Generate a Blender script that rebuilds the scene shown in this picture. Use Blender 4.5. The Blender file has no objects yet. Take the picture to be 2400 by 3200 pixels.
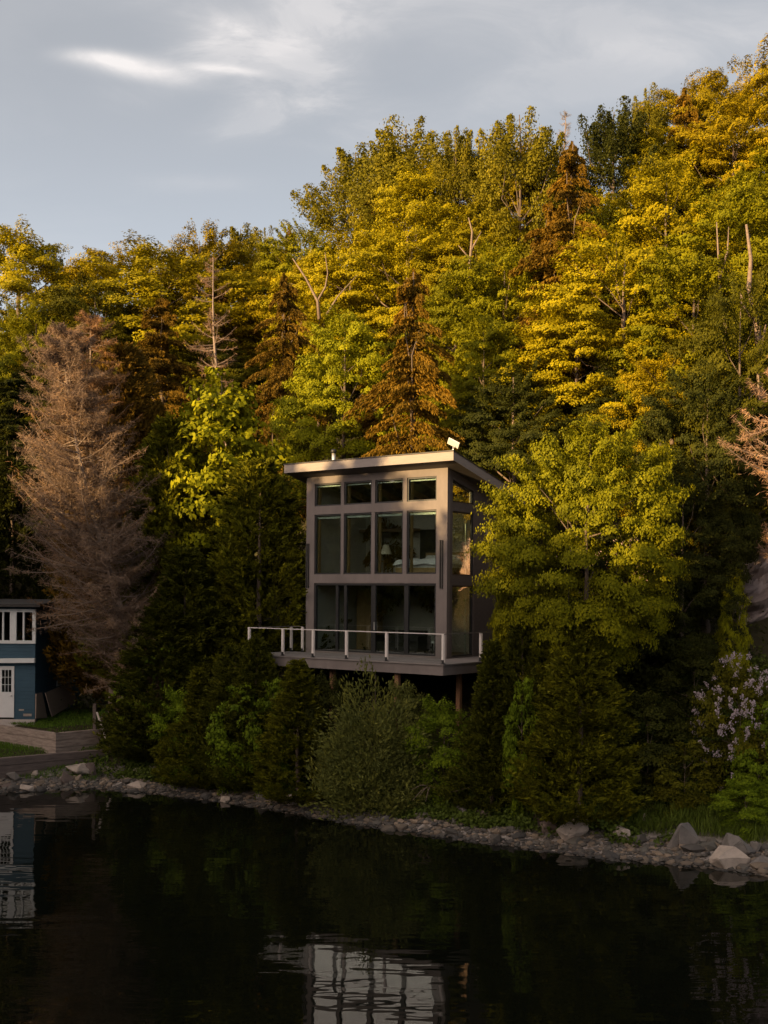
import bpy, math, random
import numpy as np
from mathutils import Vector, Matrix

# ------------------------------------------------------------------ basics
scene = bpy.context.scene
COL = scene.collection
rng = np.random.default_rng(7)
random.seed(7)
F, YH, ROLL, HC = 3400.0, 1850.0, 0.0075, 7.41      # focal length and horizon of the photograph (px), camera height (m)
DS = 2400 / 1659.0

def ray(px, py):
    x = px - 1200; y = py - YH
    return ((x + ROLL * y) / F, -(y - ROLL * x) / F)

def at(px, py, Y):
    u, w = ray(px, py)
    return Vector((u * Y, Y, HC + w * Y))

def onz(px, py, z):
    u, w = ray(px, py)
    Y = (z - HC) / w
    return Vector((u * Y, Y, z))

# ------------------------------------------------------------------ terrain height
SHX = np.array([-90, -40, -14, -10.8, -8.1, -5, -3.2, -1, 1, 2.9, 4.7, 6.3, 8, 9.1, 10.2, 30, 90.])
SHY = np.array([52, 44, 39.7, 40.85, 39.65, 38, 36.65, 34.9, 33.65, 32.4, 31.4, 30.4, 29.9, 29.4, 28.8, 22, 5.])
PR_S = np.array([-30, -4, -1, 0, 1.2, 2.2, 3.2, 5.0, 7.0, 9.0])
PR_H = np.array([-6, -1.2, -.25, 0, .22, .5, .95, 2.3, 4.0, 4.75])

WC = (-12.96, 43.32); WL = -.773
def smooth(t):
    t = np.clip(t, 0, 1); return t * t * (3 - 2 * t)

def hgt(X, Y):
    X = np.asarray(X, float); Y = np.asarray(Y, float)
    s = (Y - np.interp(X, SHX, SHY)) * .88
    h = np.interp(s, PR_S, PR_H)
    k = .60 + .17 * smooth((X + 14) / 26)
    up = np.clip(s - 9, 0, None)
    hill = k * np.minimum(up, 40) + .30 * np.clip(up - 40, 0, 25) - .15 * np.clip(up - 65, 0, None)
    h = h + hill + np.where(s > 9, .5 * np.sin(X * .31 + 1.3) * np.sin(Y * .27) * smooth((s - 9) / 6), 0)
    h = h + np.where(s > .5, .10 * np.sin(X * 1.7 + Y * .9) * np.sin(Y * 2.1 - X * .4), 0)
    # the yard of the blue house is a level terrace
    m = smooth((-10.6 - X) / 2.2) * smooth((Y - 41.25 - .80 * np.clip(X + 14.45, -4, 9)) / .3) * smooth((62 - Y) / 6)
    yw = np.where(X < WC[0], WC[1] + (X - WC[0]) * WL, WC[1] + (X - WC[0]) * .94) + .32      # line of the upper timber wall
    yard = np.where(Y < yw, .98, 1.70 + .04 * np.clip(Y - yw, 0, 3.2)) - .03
    h = h * (1 - m) + np.minimum(h, yard) * m
    return h

def hz(x, y): return float(hgt(x, y))

def onterrain(px, py, lift=0.0):
    u, w = ray(px, py)
    Ys = np.arange(24, 140, .05)
    d = HC + w * Ys - (hgt(u * Ys, Ys) + lift)
    i = int(np.argmax(d < 0)) if (d < 0).any() else len(Ys) - 1
    Y = Ys[i]
    return Vector((u * Y, Y, hz(u * Y, Y)))

# ------------------------------------------------------------------ object helpers
def tag(o, label=None, cat=None, group=None, kind=None):
    if label: o['label'] = label
    if cat: o['category'] = cat
    if group: o['group'] = group
    if kind: o['kind'] = kind
    return o

def thing(name, label, cat, loc=(0, 0, 0), rz=0.0, group=None):
    o = bpy.data.objects.new(name, None); COL.objects.link(o)
    o.location = loc; o.rotation_euler = (0, 0, rz); o.empty_display_size = .3
    return tag(o, label, cat, group)

def link(name, me, parent=None, mat=None):
    o = bpy.data.objects.new(name, me); COL.objects.link(o)
    if mat is not None and len(me.materials) == 0: me.materials.append(mat)
    if parent is not None: o.parent = parent
    return o

class MB:
    """collects boxes, tubes and prisms into one mesh"""
    def __init__(self, off=(0, 0, 0)):
        self.v = []; self.f = []; self.sm = []; self.off = Vector(off)
    def add(self, vs, fs, smooth=False):
        n = len(self.v); self.v += [Vector(p) for p in vs]
        self.f += [[n + i for i in f] for f in fs]; self.sm += [smooth] * len(fs)
        return self
    def box(self, x0, x1, y0, y1, z0, z1):
        vs = [(x0, y0, z0), (x1, y0, z0), (x1, y1, z0), (x0, y1, z0), (x0, y0, z1), (x1, y0, z1), (x1, y1, z1), (x0, y1, z1)]
        return self.add(vs, [(0, 3, 2, 1), (4, 5, 6, 7), (0, 1, 5, 4), (1, 2, 6, 5), (2, 3, 7, 6), (3, 0, 4, 7)])
    def beam(self, a, b, w, h, up=(0, 0, 1)):
        a = Vector(a); b = Vector(b); d = (b - a).normalized(); s = d.cross(Vector(up)).normalized(); u = s.cross(d)
        vs = []
        for p in (a, b):
            for i, j in ((-1, -1), (1, -1), (1, 1), (-1, 1)): vs.append(p + s * i * w / 2 + u * j * h / 2)
        return self.add(vs, [(3, 2, 1, 0), (4, 5, 6, 7), (0, 1, 5, 4), (1, 2, 6, 5), (2, 3, 7, 6), (3, 0, 4, 7)])
    def tube(self, pts, rad, n=7, cap=True):
        pts = [Vector(p) for p in pts]; rings = []; vs = []; fs = []
        for i, p in enumerate(pts):
            d = (pts[min(i + 1, len(pts) - 1)] - pts[max(i - 1, 0)]).normalized()
            r = Vector((1, 0, 0)) if abs(d.x) < .8 else Vector((0, 1, 0))
            s = d.cross(r).normalized(); u = s.cross(d)
            for k in range(n):
                t = 2 * math.pi * k / n
                vs.append(p + (s * math.cos(t) + u * math.sin(t)) * rad[i])
        for i in range(len(pts) - 1):
            for k in range(n):
                k2 = (k + 1) % n
                fs.append((i * n + k, i * n + k2, i * n + n + k2, i * n + n + k))
        if cap: fs += [tuple(range(n))[::-1], tuple((len(pts) - 1) * n + k for k in range(n))]
        return self.add(vs, fs, True)
    def prism(self, poly, z0, z1):
        n = len(poly); vs = [(x, y, z0) for x, y in poly] + [(x, y, z1) for x, y in poly]
        return self.add(vs, [tuple(range(n))[::-1], tuple(range(n, 2 * n))] + [(i, (i + 1) % n, n + (i + 1) % n, n + i) for i in range(n)])
    def slab(self, quad, off):
        """a plate from four corner points thickened by the vector off"""
        q = [Vector(p) for p in quad]; o = Vector(off); n = len(q)
        return self.add(q + [p + o for p in q], [tuple(range(n)), tuple(range(n, 2 * n))[::-1]] + [(i, n + i, n + (i + 1) % n, (i + 1) % n) for i in range(n)])
    def grid_wall(self, us, zs, solid, d0, d1, axis='x', zfun=None):
        """wall panel with openings: cells us x zs where solid(i, j), between depths d0 and d1"""
        nu, nz = len(us) - 1, len(zs) - 1
        zf = zfun or (lambda k, u: zs[k])
        P = (lambda u, d, z: (u, d, z)) if axis == 'x' else (lambda u, d, z: (d, u, z))
        ok = lambda i, j: 0 <= i < nu and 0 <= j < nz and solid(i, j)
        for i in range(nu):
            for j in range(nz):
                if not ok(i, j): continue
                a, b = us[i], us[i + 1]; q = [(a, zf(j, a)), (b, zf(j, b)), (b, zf(j + 1, b)), (a, zf(j + 1, a))]
                self.add([P(u, d0, z) for u, z in q], [(0, 1, 2, 3)])
                self.add([P(u, d1, z) for u, z in q], [(3, 2, 1, 0)])
                for (e, f, ni, nj) in ((0, 1, i, j - 1), (1, 2, i + 1, j), (2, 3, i, j + 1), (3, 0, i - 1, j)):
                    if not ok(ni, nj):
                        self.add([P(q[e][0], d0, q[e][1]), P(q[f][0], d0, q[f][1]), P(q[f][0], d1, q[f][1]), P(q[e][0], d1, q[e][1])], [(3, 2, 1, 0)])
        return self
    def build(self, name, mat, parent=None):
        me = bpy.data.meshes.new(name)
        me.from_pydata([tuple(p - self.off) for p in self.v], [], self.f)
        me.polygons.foreach_set('use_smooth', self.sm)
        import bmesh
        bm = bmesh.new(); bm.from_mesh(me)
        bmesh.ops.remove_doubles(bm, verts=bm.verts, dist=1e-5)
        bmesh.ops.recalc_face_normals(bm, faces=bm.faces)
        bm.to_mesh(me); bm.free()
        return link(name, me, parent, mat)

# ------------------------------------------------------------------ materials
def newmat(name):
    m = bpy.data.materials.new(name); m.use_nodes = True
    nt = m.node_tree; nt.nodes.clear()
    out = nt.nodes.new('ShaderNodeOutputMaterial')
    return m, nt, out

def N(nt, typ, **kw):
    n = nt.nodes.new(typ)
    for k, v in kw.items():
        if k in n.inputs: n.inputs[k].default_value = v
        else: setattr(n, k, v)
    return n

def mix(nt, fac, a, b, blend='MIX'):
    n = nt.nodes.new('ShaderNodeMix'); n.data_type = 'RGBA'; n.blend_type = blend
    for sock, val in ((n.inputs[0], fac), (n.inputs[6], a), (n.inputs[7], b)):
        if hasattr(val, 'links'): nt.links.new(val, sock)
        elif isinstance(val, (int, float)): sock.default_value = val
        else: sock.default_value = tuple(val) + ((1,) if len(val) == 3 else ())
    return n.outputs[2]

def math_(nt, op, a, b=0.0, clamp=False):
    n = nt.nodes.new('ShaderNodeMath'); n.operation = op; n.use_clamp = clamp
    for i, val in enumerate((a, b)):
        if hasattr(val, 'links'): nt.links.new(val, n.inputs[i])
        else: n.inputs[i].default_value = val
    return n.outputs[0]

def noisemat(name, c0, c1, scale=4.0, rough=.8, stretch=(1, 1, 1), bump=0.0, spec=.3, detail=5, c2=None, scale2=.6, metallic=0.0, boards=0.0):
    m, nt, out = newmat(name)
    tc = N(nt, 'ShaderNodeTexCoord'); mp = N(nt, 'ShaderNodeMapping'); mp.inputs['Scale'].default_value = stretch
    nt.links.new(tc.outputs['Object'], mp.inputs['Vector'])
    ns = N(nt, 'ShaderNodeTexNoise', Scale=scale, Detail=detail, Roughness=.65); nt.links.new(mp.outputs[0], ns.inputs['Vector'])
    rm = N(nt, 'ShaderNodeMapRange'); rm.inputs[1].default_value = .3; rm.inputs[2].default_value = .7
    nt.links.new(ns.outputs[0], rm.inputs[0])
    c = mix(nt, rm.outputs[0], c0, c1)
    if c2 is not None:
        n2 = N(nt, 'ShaderNodeTexNoise', Scale=scale2, Detail=3.0); nt.links.new(tc.outputs['Object'], n2.inputs['Vector'])
        r2 = N(nt, 'ShaderNodeMapRange'); r2.inputs[1].default_value = .45; r2.inputs[2].default_value = .7
        nt.links.new(n2.outputs[0], r2.inputs[0]); c = mix(nt, r2.outputs[0], c, c2)
    b = N(nt, 'ShaderNodeBsdfPrincipled', Roughness=rough, Metallic=metallic); b.inputs['Specular IOR Level'].default_value = spec
    nt.links.new(c, b.inputs['Base Color'])
    if boards:
        sz_ = N(nt, 'ShaderNodeSeparateXYZ'); nt.links.new(tc.outputs['Object'], sz_.inputs[0]); fr = math_(nt, 'FRACT', math_(nt, 'MULTIPLY', sz_.outputs[2], boards))
        bp = N(nt, 'ShaderNodeBump', Strength=1.0, Distance=.02); nt.links.new(math_(nt, 'SUBTRACT', 1.0, fr), bp.inputs['Height']); nt.links.new(bp.outputs[0], b.inputs['Normal'])
    elif bump:
        bp = N(nt, 'ShaderNodeBump', Strength=.6, Distance=bump); nt.links.new(ns.outputs[0], bp.inputs['Height']); nt.links.new(bp.outputs[0], b.inputs['Normal'])
    nt.links.new(b.outputs[0], out.inputs[0])
    return m

def foliage(name, hue_hi=(1.30, 1.14, .8), trans=.28):
    """leaf colour = object colour, varied leaf by leaf and tree by tree"""
    m, nt, out = newmat(name)
    oi = N(nt, 'ShaderNodeObjectInfo'); at_ = N(nt, 'ShaderNodeAttribute', attribute_name='tint')
    var = math_(nt, 'MULTIPLY_ADD', at_.outputs['Fac'], .8); nt.nodes[-1].inputs[2].default_value = .62
    tr = math_(nt, 'MULTIPLY_ADD', oi.outputs['Random'], .3); nt.nodes[-1].inputs[2].default_value = .85
    f = math_(nt, 'MULTIPLY', var, tr)
    warm = mix(nt, 1.0, oi.outputs['Color'], hue_hi, 'MULTIPLY')
    c = mix(nt, math_(nt, 'POWER', at_.outputs['Fac'], 2.0), oi.outputs['Color'], warm)
    vm = N(nt, 'ShaderNodeVectorMath', operation='SCALE'); nt.links.new(c, vm.inputs[0]); nt.links.new(f, vm.inputs['Scale'])
    d = N(nt, 'ShaderNodeBsdfPrincipled', Roughness=.6); d.inputs['Specular IOR Level'].default_value = .06
    t = N(nt, 'ShaderNodeBsdfTranslucent')
    nt.links.new(vm.outputs[0], d.inputs['Base Color']); nt.links.new(vm.outputs[0], t.inputs['Color'])
    mx = N(nt, 'ShaderNodeMixShader', Fac=trans); nt.links.new(d.outputs[0], mx.inputs[1]); nt.links.new(t.outputs[0], mx.inputs[2])
    nt.links.new(mx.outputs[0], out.inputs[0])
    return m

def glassmat(name, base=.06, tint=(.85, .9, .88), gain=.95):
    m, nt, out = newmat(name)
    lw = N(nt, 'ShaderNodeLayerWeight', Blend=.5)
    p = math_(nt, 'POWER', lw.outputs['Facing'], 5.0); f = math_(nt, 'MULTIPLY_ADD', p, gain - base); nt.nodes[-1].inputs[2].default_value = base
    tr = N(nt, 'ShaderNodeBsdfTransparent', Color=tint + (1,)); gl = N(nt, 'ShaderNodeBsdfGlossy', Roughness=.015)
    mx = N(nt, 'ShaderNodeMixShader'); nt.links.new(f, mx.inputs[0]); nt.links.new(tr.outputs[0], mx.inputs[1]); nt.links.new(gl.outputs[0], mx.inputs[2])
    nt.links.new(mx.outputs[0], out.inputs[0])
    return m

M = {}
M['leaf'] = foliage('leaf')
M['needle'] = foliage('needle', (1.25, 1.1, .8), .2)
M['blossom'] = foliage('blossom', (1.1, 1.05, 1.1), .3)
M['twig'] = noisemat('dead_twig', (.23, .17, .13), (.14, .105, .085), 2.0)
M['bark'] = noisemat('bark', (.07, .05, .036), (.125, .088, .06), 6, stretch=(3, 3, .6), bump=.02)
M['birch'] = noisemat('pale_bark', (.20, .142, .104), (.10, .07, .05), 5, stretch=(1, 1, 2.5), bump=.01)
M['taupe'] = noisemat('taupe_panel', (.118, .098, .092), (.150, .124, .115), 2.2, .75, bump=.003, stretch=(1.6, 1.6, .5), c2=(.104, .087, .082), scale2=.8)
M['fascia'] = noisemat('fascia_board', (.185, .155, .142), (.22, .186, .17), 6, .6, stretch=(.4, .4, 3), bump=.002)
M['shadeside'] = noisemat('shaded_brown_siding', (.075, .062, .058), (.10, .082, .076), 5, .75, stretch=(1, 1, 3), bump=.004)  # brown siding, tone lowered as for walls turned from the light
M['roof'] = noisemat('roof_sheet', (.022, .020, .019), (.034, .030, .028), 3, .5)
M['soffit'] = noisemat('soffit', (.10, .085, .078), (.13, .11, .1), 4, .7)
M['black'] = noisemat('black_frame', (.010, .010, .011), (.016, .015, .015), 8, .45)
M['jamb'] = noisemat('pine_jamb', (.32, .20, .075), (.40, .26, .11), 5, .6, stretch=(4, 4, .4))
M['blind'] = noisemat('blind_cassette', (.60, .68, .58), (.66, .72, .62), 5, .6)
M['glass'] = glassmat('window_glass', .21)
M['oldglass'] = glassmat('old_pane', .05)
M['sideglass'] = glassmat('coated_glass', .34, (.8, .84, .82))
M['railglass'] = glassmat('rail_glass', .03, (.93, .95, .94), .5)
M['plaster'] = noisemat('plaster', (.60, .57, .50), (.66, .63, .56), 2, .9)
M['floorwood'] = noisemat('wood_floor', (.20, .13, .075), (.26, .17, .10), 4, .5, stretch=(.5, 6, 1))
M['oak'] = noisemat('oak_panel', (.34, .23, .10), (.42, .29, .14), 4, .5, stretch=(4, 4, .5))
M['dark'] = noisemat('dark_furniture', (.03, .028, .027), (.05, .045, .04), 4, .6)
M['linen'] = noisemat('white_linen', (.74, .75, .76), (.82, .83, .83), 5, .9, bump=.02)
M['lampshade'] = noisemat('lamp_shade', (.85, .78, .6), (.9, .84, .68), 4, .9)
M['deck'] = noisemat('deck_board', (.13, .112, .106), (.17, .15, .14), 5, .8, stretch=(.4, 7, 1), bump=.004)
M['post'] = noisemat('white_post', (.46, .41, .385), (.53, .48, .45), 8, .55)
M['steel'] = noisemat('steel', (.55, .53, .5), (.65, .62, .6), 5, .3, metallic=.8)
M['timber'] = noisemat('brown_timber', (.17, .085, .045), (.24, .125, .065), 4, .8, stretch=(5, 5, .4), bump=.006)
M['white'] = noisemat('white_paint', (.58, .56, .55), (.64, .62, .60), 4, .6)
M['greytrim'] = noisemat('grey_trim', (.50, .51, .50), (.58, .58, .57), 4, .7)
M['blue'] = noisemat('blue_siding', (.020, .052, .080), (.028, .068, .098), 3, .65, stretch=(.6, .6, 6), boards=6.5, bump=.006, c2=(.016, .042, .064), scale2=.5)
M['concrete'] = noisemat('concrete', (.34, .29, .26), (.44, .38, .34), 6, .9, bump=.01)
M['plywood'] = noisemat('plywood', (.22, .165, .13), (.27, .2, .16), 3, .85, stretch=(1, 1, 3))
M['weathered'] = noisemat('weathered_timber', (.33, .26, .215), (.15, .11, .09), 2.2, .9, stretch=(1, 1, 7), bump=.03, detail=8)
M['weathdark'] = noisemat('old_timber', (.14, .105, .09), (.075, .056, .05), 2.2, .9, stretch=(1, 1, 6), bump=.03, detail=8)
M['lawn'] = noisemat('lawn_green', (.055, .095, .014), (.09, .14, .02), 9, .9, bump=.03)
M['grass'] = foliage('grass_blade', (1.2, 1.05, .9), .3)
M['rock_pale'] = noisemat('pale_rock', (.36, .29, .24), (.22, .18, .15), 3.5, .9, bump=.05, detail=9)
M['rock_grey'] = noisemat('grey_rock', (.15, .13, .118), (.09, .08, .072), 3.5, .9, bump=.05, detail=9)
M['rock_brown'] = noisemat('brown_rock', (.13, .095, .078), (.07, .05, .043), 3.5, .9, bump=.05, detail=9)
M['cliff'] = noisemat('cliff_rock', (.30, .225, .20), (.13, .10, .095), 1.2, .9, bump=.25, detail=10, stretch=(1, 1, .6), c2=(.36, .29, .25), scale2=.35)

M['cliff_pink'] = noisemat('pink_rock', (.40, .255, .20), (.20, .125, .10), 1.2, .9, bump=.25, detail=10, stretch=(1, 1, .5), c2=(.44, .31, .25), scale2=.35)
def ground_mat():
    m, nt, out = newmat('forest_floor')
    tc = N(nt, 'ShaderNodeTexCoord'); sp = N(nt, 'ShaderNodeSeparateXYZ'); nt.links.new(tc.outputs['Object'], sp.inputs[0])
    n1 = N(nt, 'ShaderNodeTexNoise', Scale=3.0, Detail=8.0); nt.links.new(tc.outputs['Object'], n1.inputs['Vector'])
    n2 = N(nt, 'ShaderNodeTexVoronoi', Scale=9.0); nt.links.new(tc.outputs['Object'], n2.inputs['Vector'])
    soil = mix(nt, n1.outputs[0], (.020, .017, .010), (.050, .042, .018))
    grav = mix(nt, n2.outputs['Color'], (.12, .10, .09), (.26, .225, .2))
    zz = math_(nt, 'ADD', sp.outputs[2], math_(nt, 'MULTIPLY', n1.outputs[0], .3))
    fac = N(nt, 'ShaderNodeMapRange'); fac.inputs[1].default_value = .45; fac.inputs[2].default_value = .75; nt.links.new(zz, fac.inputs[0])
    c = mix(nt, fac.outputs[0], grav, soil)
    b = N(nt, 'ShaderNodeBsdfPrincipled', Roughness=.95); b.inputs['Specular IOR Level'].default_value = .15
    nt.links.new(c, b.inputs['Base Color'])
    bp = N(nt, 'ShaderNodeBump', Strength=.8, Distance=.08); nt.links.new(n1.outputs[0], bp.inputs['Height']); nt.links.new(bp.outputs[0], b.inputs['Normal'])
    nt.links.new(b.outputs[0], out.inputs[0]); return m

def water_mat():
    m, nt, out = newmat('lake_water')
    tc = N(nt, 'ShaderNodeTexCoord'); mp = N(nt, 'ShaderNodeMapping'); mp.inputs['Scale'].default_value = (.55, 1.5, 1); nt.links.new(tc.outputs['Object'], mp.inputs['Vector'])
    n1 = N(nt, 'ShaderNodeTexNoise', Scale=1.1, Detail=2.0, Roughness=.45); nt.links.new(mp.outputs[0], n1.inputs['Vector'])
    b = N(nt, 'ShaderNodeBsdfPrincipled', Roughness=.015, IOR=1.33); b.inputs['Base Color'].default_value = (.0030, .0036, .0020, 1)
    bp = N(nt, 'ShaderNodeBump', Strength=1.0, Distance=.010); nt.links.new(n1.outputs[0], bp.inputs['Height']); nt.links.new(bp.outputs[0], b.inputs['Normal'])
    nt.links.new(b.outputs[0], out.inputs[0]); return m

# ------------------------------------------------------------------ the setting: ground, water, cliff
def grid_mesh(name, xs, ys, zf, mat, kind='structure'):
    X, Y = np.meshgrid(xs, ys); Z = zf(X, Y)
    v = np.stack([X, Y, Z], -1).reshape(-1, 3); nx, ny = len(xs), len(ys)
    i = np.arange((ny - 1) * (nx - 1)); r = i // (nx - 1); c = i % (nx - 1); a = r * nx + c
    fc = np.stack([a, a + 1, a + nx + 1, a + nx], 1)
    me = bpy.data.meshes.new(name); me.from_pydata(v.tolist(), [], fc.tolist())
    me.polygons.foreach_set('use_smooth', [True] * len(fc))
    o = link(name, me, None, mat); o['kind'] = kind; return o

xs = np.concatenate([np.arange(-400, -40, 12), np.arange(-40, -20, 1.5), np.arange(-20, 20, .35), np.arange(20, 45, 1.5), np.arange(45, 401, 12)])
ys = np.concatenate([np.arange(2, 26, 3), np.arange(26, 60, .35), np.arange(60, 110, 1.5), np.arange(110, 420, 15)])
ground = grid_mesh('ground', xs, ys, hgt, ground_mat())
w = MB(); w.add([(-600, -500, 0), (600, -500, 0), (600, 120, 0), (-600, 120, 0)], [(0, 1, 2, 3)])
wo = w.build('water', water_mat()); wo['kind'] = 'structure'

def rockface(name, p0, p1, zlow, zhigh, lean, seed, nx=90, nz=50, amp=1.0):
    """a craggy rock wall between two ground points"""
    r = np.random.default_rng(seed); p0 = np.array(p0, float); p1 = np.array(p1, float)
    d = p1 - p0; L = np.linalg.norm(d); d /= L; n = np.array([d[1], -d[0]])
    u = np.linspace(0, L, nx); t = np.linspace(0, 1, nz); U, T = np.meshgrid(u, t)
    off = np.zeros_like(U)
    for k in range(26):
        f = 2 ** r.uniform(-1.6, 2.0); a = r.uniform(0, 6.28); ph = r.uniform(0, 6.28)
        s = np.sin(f * (U * math.cos(a) + T * (zhigh - zlow) * math.sin(a) * 1.2) + ph)
        off += (np.abs(s) - .5) / (f + .7) * .55 * amp
    off = np.round(off * 5) / 5 * .6 + off * .4
    edge = smooth(np.minimum(U, L - U) / 2.5)
    top = zhigh * 1.0 + .9 * np.sin(U * .55 + seed) + .5 * np.sin(U * 1.7)
    Zt = zlow + (top - zlow) * T * (.35 + .65 * edge)
    back = lean * T * (zhigh - zlow) + (1 - edge) * 2.0 + 3.0 * np.clip(T - .88, 0, 1) * 8
    P = p0[None, None, :] + d * U[..., None] + n * (off * 1.0 - back)[..., None]
    v = np.concatenate([P, Zt[..., None]], -1).reshape(-1, 3)
    i = np.arange((nz - 1) * (nx - 1)); rr = i // (nx - 1); c = i % (nx - 1); a = rr * nx + c
    fc = np.stack([a, a + 1, a + nx + 1, a + nx], 1)
    me = bpy.data.meshes.new(name); me.from_pydata(v.tolist(), [], fc.tolist())
    return link(name, me, None, M['cliff'])

cl = rockface('cliff', (10.6, 40.5), (27.0, 37.0), 3.5, 10.6, .30, 3); cl['kind'] = 'structure'
cl2 = rockface('cliff', (5.6, 44.9), (13.2, 42.0), 5.2, 10.7, .15, 9, amp=1.0); cl2['kind'] = 'structure'; cl2.data.materials[0] = M['cliff_pink']

# ------------------------------------------------------------------ leaf meshes
class Crown:
    def __init__(self, seed): self.C = []; self.U = []; self.V = []; self.T = []; self.r = np.random.default_rng(seed)
    def add(self, C, U, V, T):
        self.C.append(C); self.U.append(U); self.V.append(V); self.T.append(T)
    def leaves(self, pos, nrm, size, aspect, tint0):
        n = len(pos); r = self.r
        nrm = nrm / (np.linalg.norm(nrm, axis=1, keepdims=True) + 1e-9)
        t = r.normal(size=(n, 3)); t -= nrm * (t * nrm).sum(1, keepdims=True); t /= np.linalg.norm(t, axis=1, keepdims=True) + 1e-9
        b = np.cross(nrm, t); s = size * r.uniform(.65, 1.3, (n, 1))
        self.add(pos, t * s, b * s * aspect, np.clip(tint0 + r.normal(0, .16, n), 0, 1))
    def blades(self, pos, axis, length, width, tint0):
        n = len(pos); r = self.r
        ax = axis / (np.linalg.norm(axis, axis=1, keepdims=True) + 1e-9)
        t = np.cross(ax, r.normal(size=(n, 3))); t /= np.linalg.norm(t, axis=1, keepdims=True) + 1e-9
        s = r.uniform(.6, 1.3, (n, 1))
        self.add(pos, ax * s * length / 2, t * s * width / 2, np.clip(tint0 + r.normal(0, .16, n), 0, 1))
    def arrays(self):
        return np.concatenate(self.C), np.concatenate(self.U), np.concatenate(self.V), np.concatenate(self.T)
    def mesh(self, name, mat):
        return quads(name, mat, *self.arrays())

def quads(name, mat, C, U, V, T):
    n = len(C)
    v = np.stack([C - U, C + V - U * .1, C + U, C - V - U * .1], 1).reshape(-1, 3).astype(np.float32)
    me = bpy.data.meshes.new(name)
    me.vertices.add(4 * n); me.vertices.foreach_set('co', v.ravel())
    me.loops.add(4 * n); me.loops.foreach_set('vertex_index', np.arange(4 * n, dtype=np.int32))
    me.polygons.add(n); me.polygons.foreach_set('loop_start', np.arange(0, 4 * n, 4, dtype=np.int32))
    a = me.attributes.new('tint', 'FLOAT', 'POINT'); a.data.foreach_set('value', np.repeat(T, 4).astype(np.float32))
    me.materials.append(mat); me.update(calc_edges=True)
    return me

def unit(v): return v / (np.linalg.norm(v) + 1e-9)

def spray(cr, c, out, R, thick, n, leaf, droop, t0, up=.75):
    """a flattened, drooping tuft of leaves at the end of a branch"""
    r = cr.r; out = unit(np.array([out[0], out[1], out[2] * .45 + r.normal(0, .2)])); side = unit(np.cross([0, 0, 1], out)); upv = np.cross(out, side)
    rho = np.sqrt(r.random(n)); an = r.uniform(0, 6.283, n)
    x = rho * np.cos(an); y = rho * np.sin(an)
    wob = .25 * np.sin(3 * an + r.uniform(0, 6)) * rho
    p = c + R * (x[:, None] * out * (1 + wob[:, None]) + .8 * y[:, None] * side * (1 + wob[:, None])) + upv * (r.normal(0, thick * .5, n) - droop * rho ** 2 * R)[:, None]
    nr = upv * up * (1.15 - rho[:, None]) + (x[:, None] * out + y[:, None] * side) * .9 + out * .35 + r.normal(0, .34, (n, 3))
    cr.leaves(p, nr, leaf, .62, t0)

def maple(seed, H=12.0, W=9.0, NS=290, leaf=.058, per=820, low=.06, flat=1.0, droop=.30, size=(.5, 1.05), peak=0.0):
    cr = Crown(seed); r = cr.r; zc = H * (low + (1 - low) * .48); az = H * (1 - low) * .52
    ks = r.normal(0, 1.6, (6, 3)); ph = r.uniform(0, 6.28, 6); tips = []
    for i in range(NS):
        d = unit(r.normal(size=3) + [0, 0, .15]); lump = 1 + .16 * np.sum(np.sin(ks @ d * 1.6 + ph)) / 2.2
        rad = r.uniform(.55, 1) ** .5 * lump
        if rad > 1.16: rad = 1.16
        zrel = d[2] * rad; taper = 1 - peak * max(0, zrel)
        c = np.array([d[0] * rad * W / 2 * taper * .88, d[1] * rad * W / 2 * taper * .88, zc + az * zrel * .92])
        R = r.uniform(*size) * (1 - .25 * max(0, zrel)); t0 = np.clip(r.normal(.5, .13), .15, .85)
        spray(cr, c, d + [0, 0, .05], R, .22 * R * flat, int(per * R * R / 1.2), leaf, droop, t0)
        tips.append(c)
    return cr, tips

def upright(seed, H=14.0, W=7.0, NS=105, leaf=.075, low=.12, per=420):
    """ash or poplar like crown: upright tufts with gaps between them"""
    cr = Crown(seed); r = cr.r; zc = H * (low + (1 - low) * .45); az = H * (1 - low) * .53; tips = []
    for i in range(NS):
        d = unit(r.normal(size=3) + [0, 0, .35]); rad = r.uniform(.35, 1) ** .55 * r.uniform(.82, 1.08)
        c = np.array([d[0] * rad * W / 2 * .92, d[1] * rad * W / 2 * .92, zc + az * d[2] * rad * .9])
        ax = unit(np.array([d[0] * .8, d[1] * .8, .9])); L = r.uniform(.5, 1.05); wd = r.uniform(.35, .7)
        n = int(per * L); s = r.uniform(-1, 1, n); q = r.normal(0, .5, (n, 3)); q -= ax * (q @ ax)[:, None]
        p = c + ax * (s * L)[:, None] + q * (wd * np.sqrt(np.clip(1 - s * .9, 0, 2)))[:, None]
        cr.leaves(p, q * 1.5 + r.normal(0, .5, (n, 3)) + [0, 0, .3], leaf, .6, np.clip(r.normal(.5, .14), .1, .9)); tips.append(c)
    return cr, tips

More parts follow.
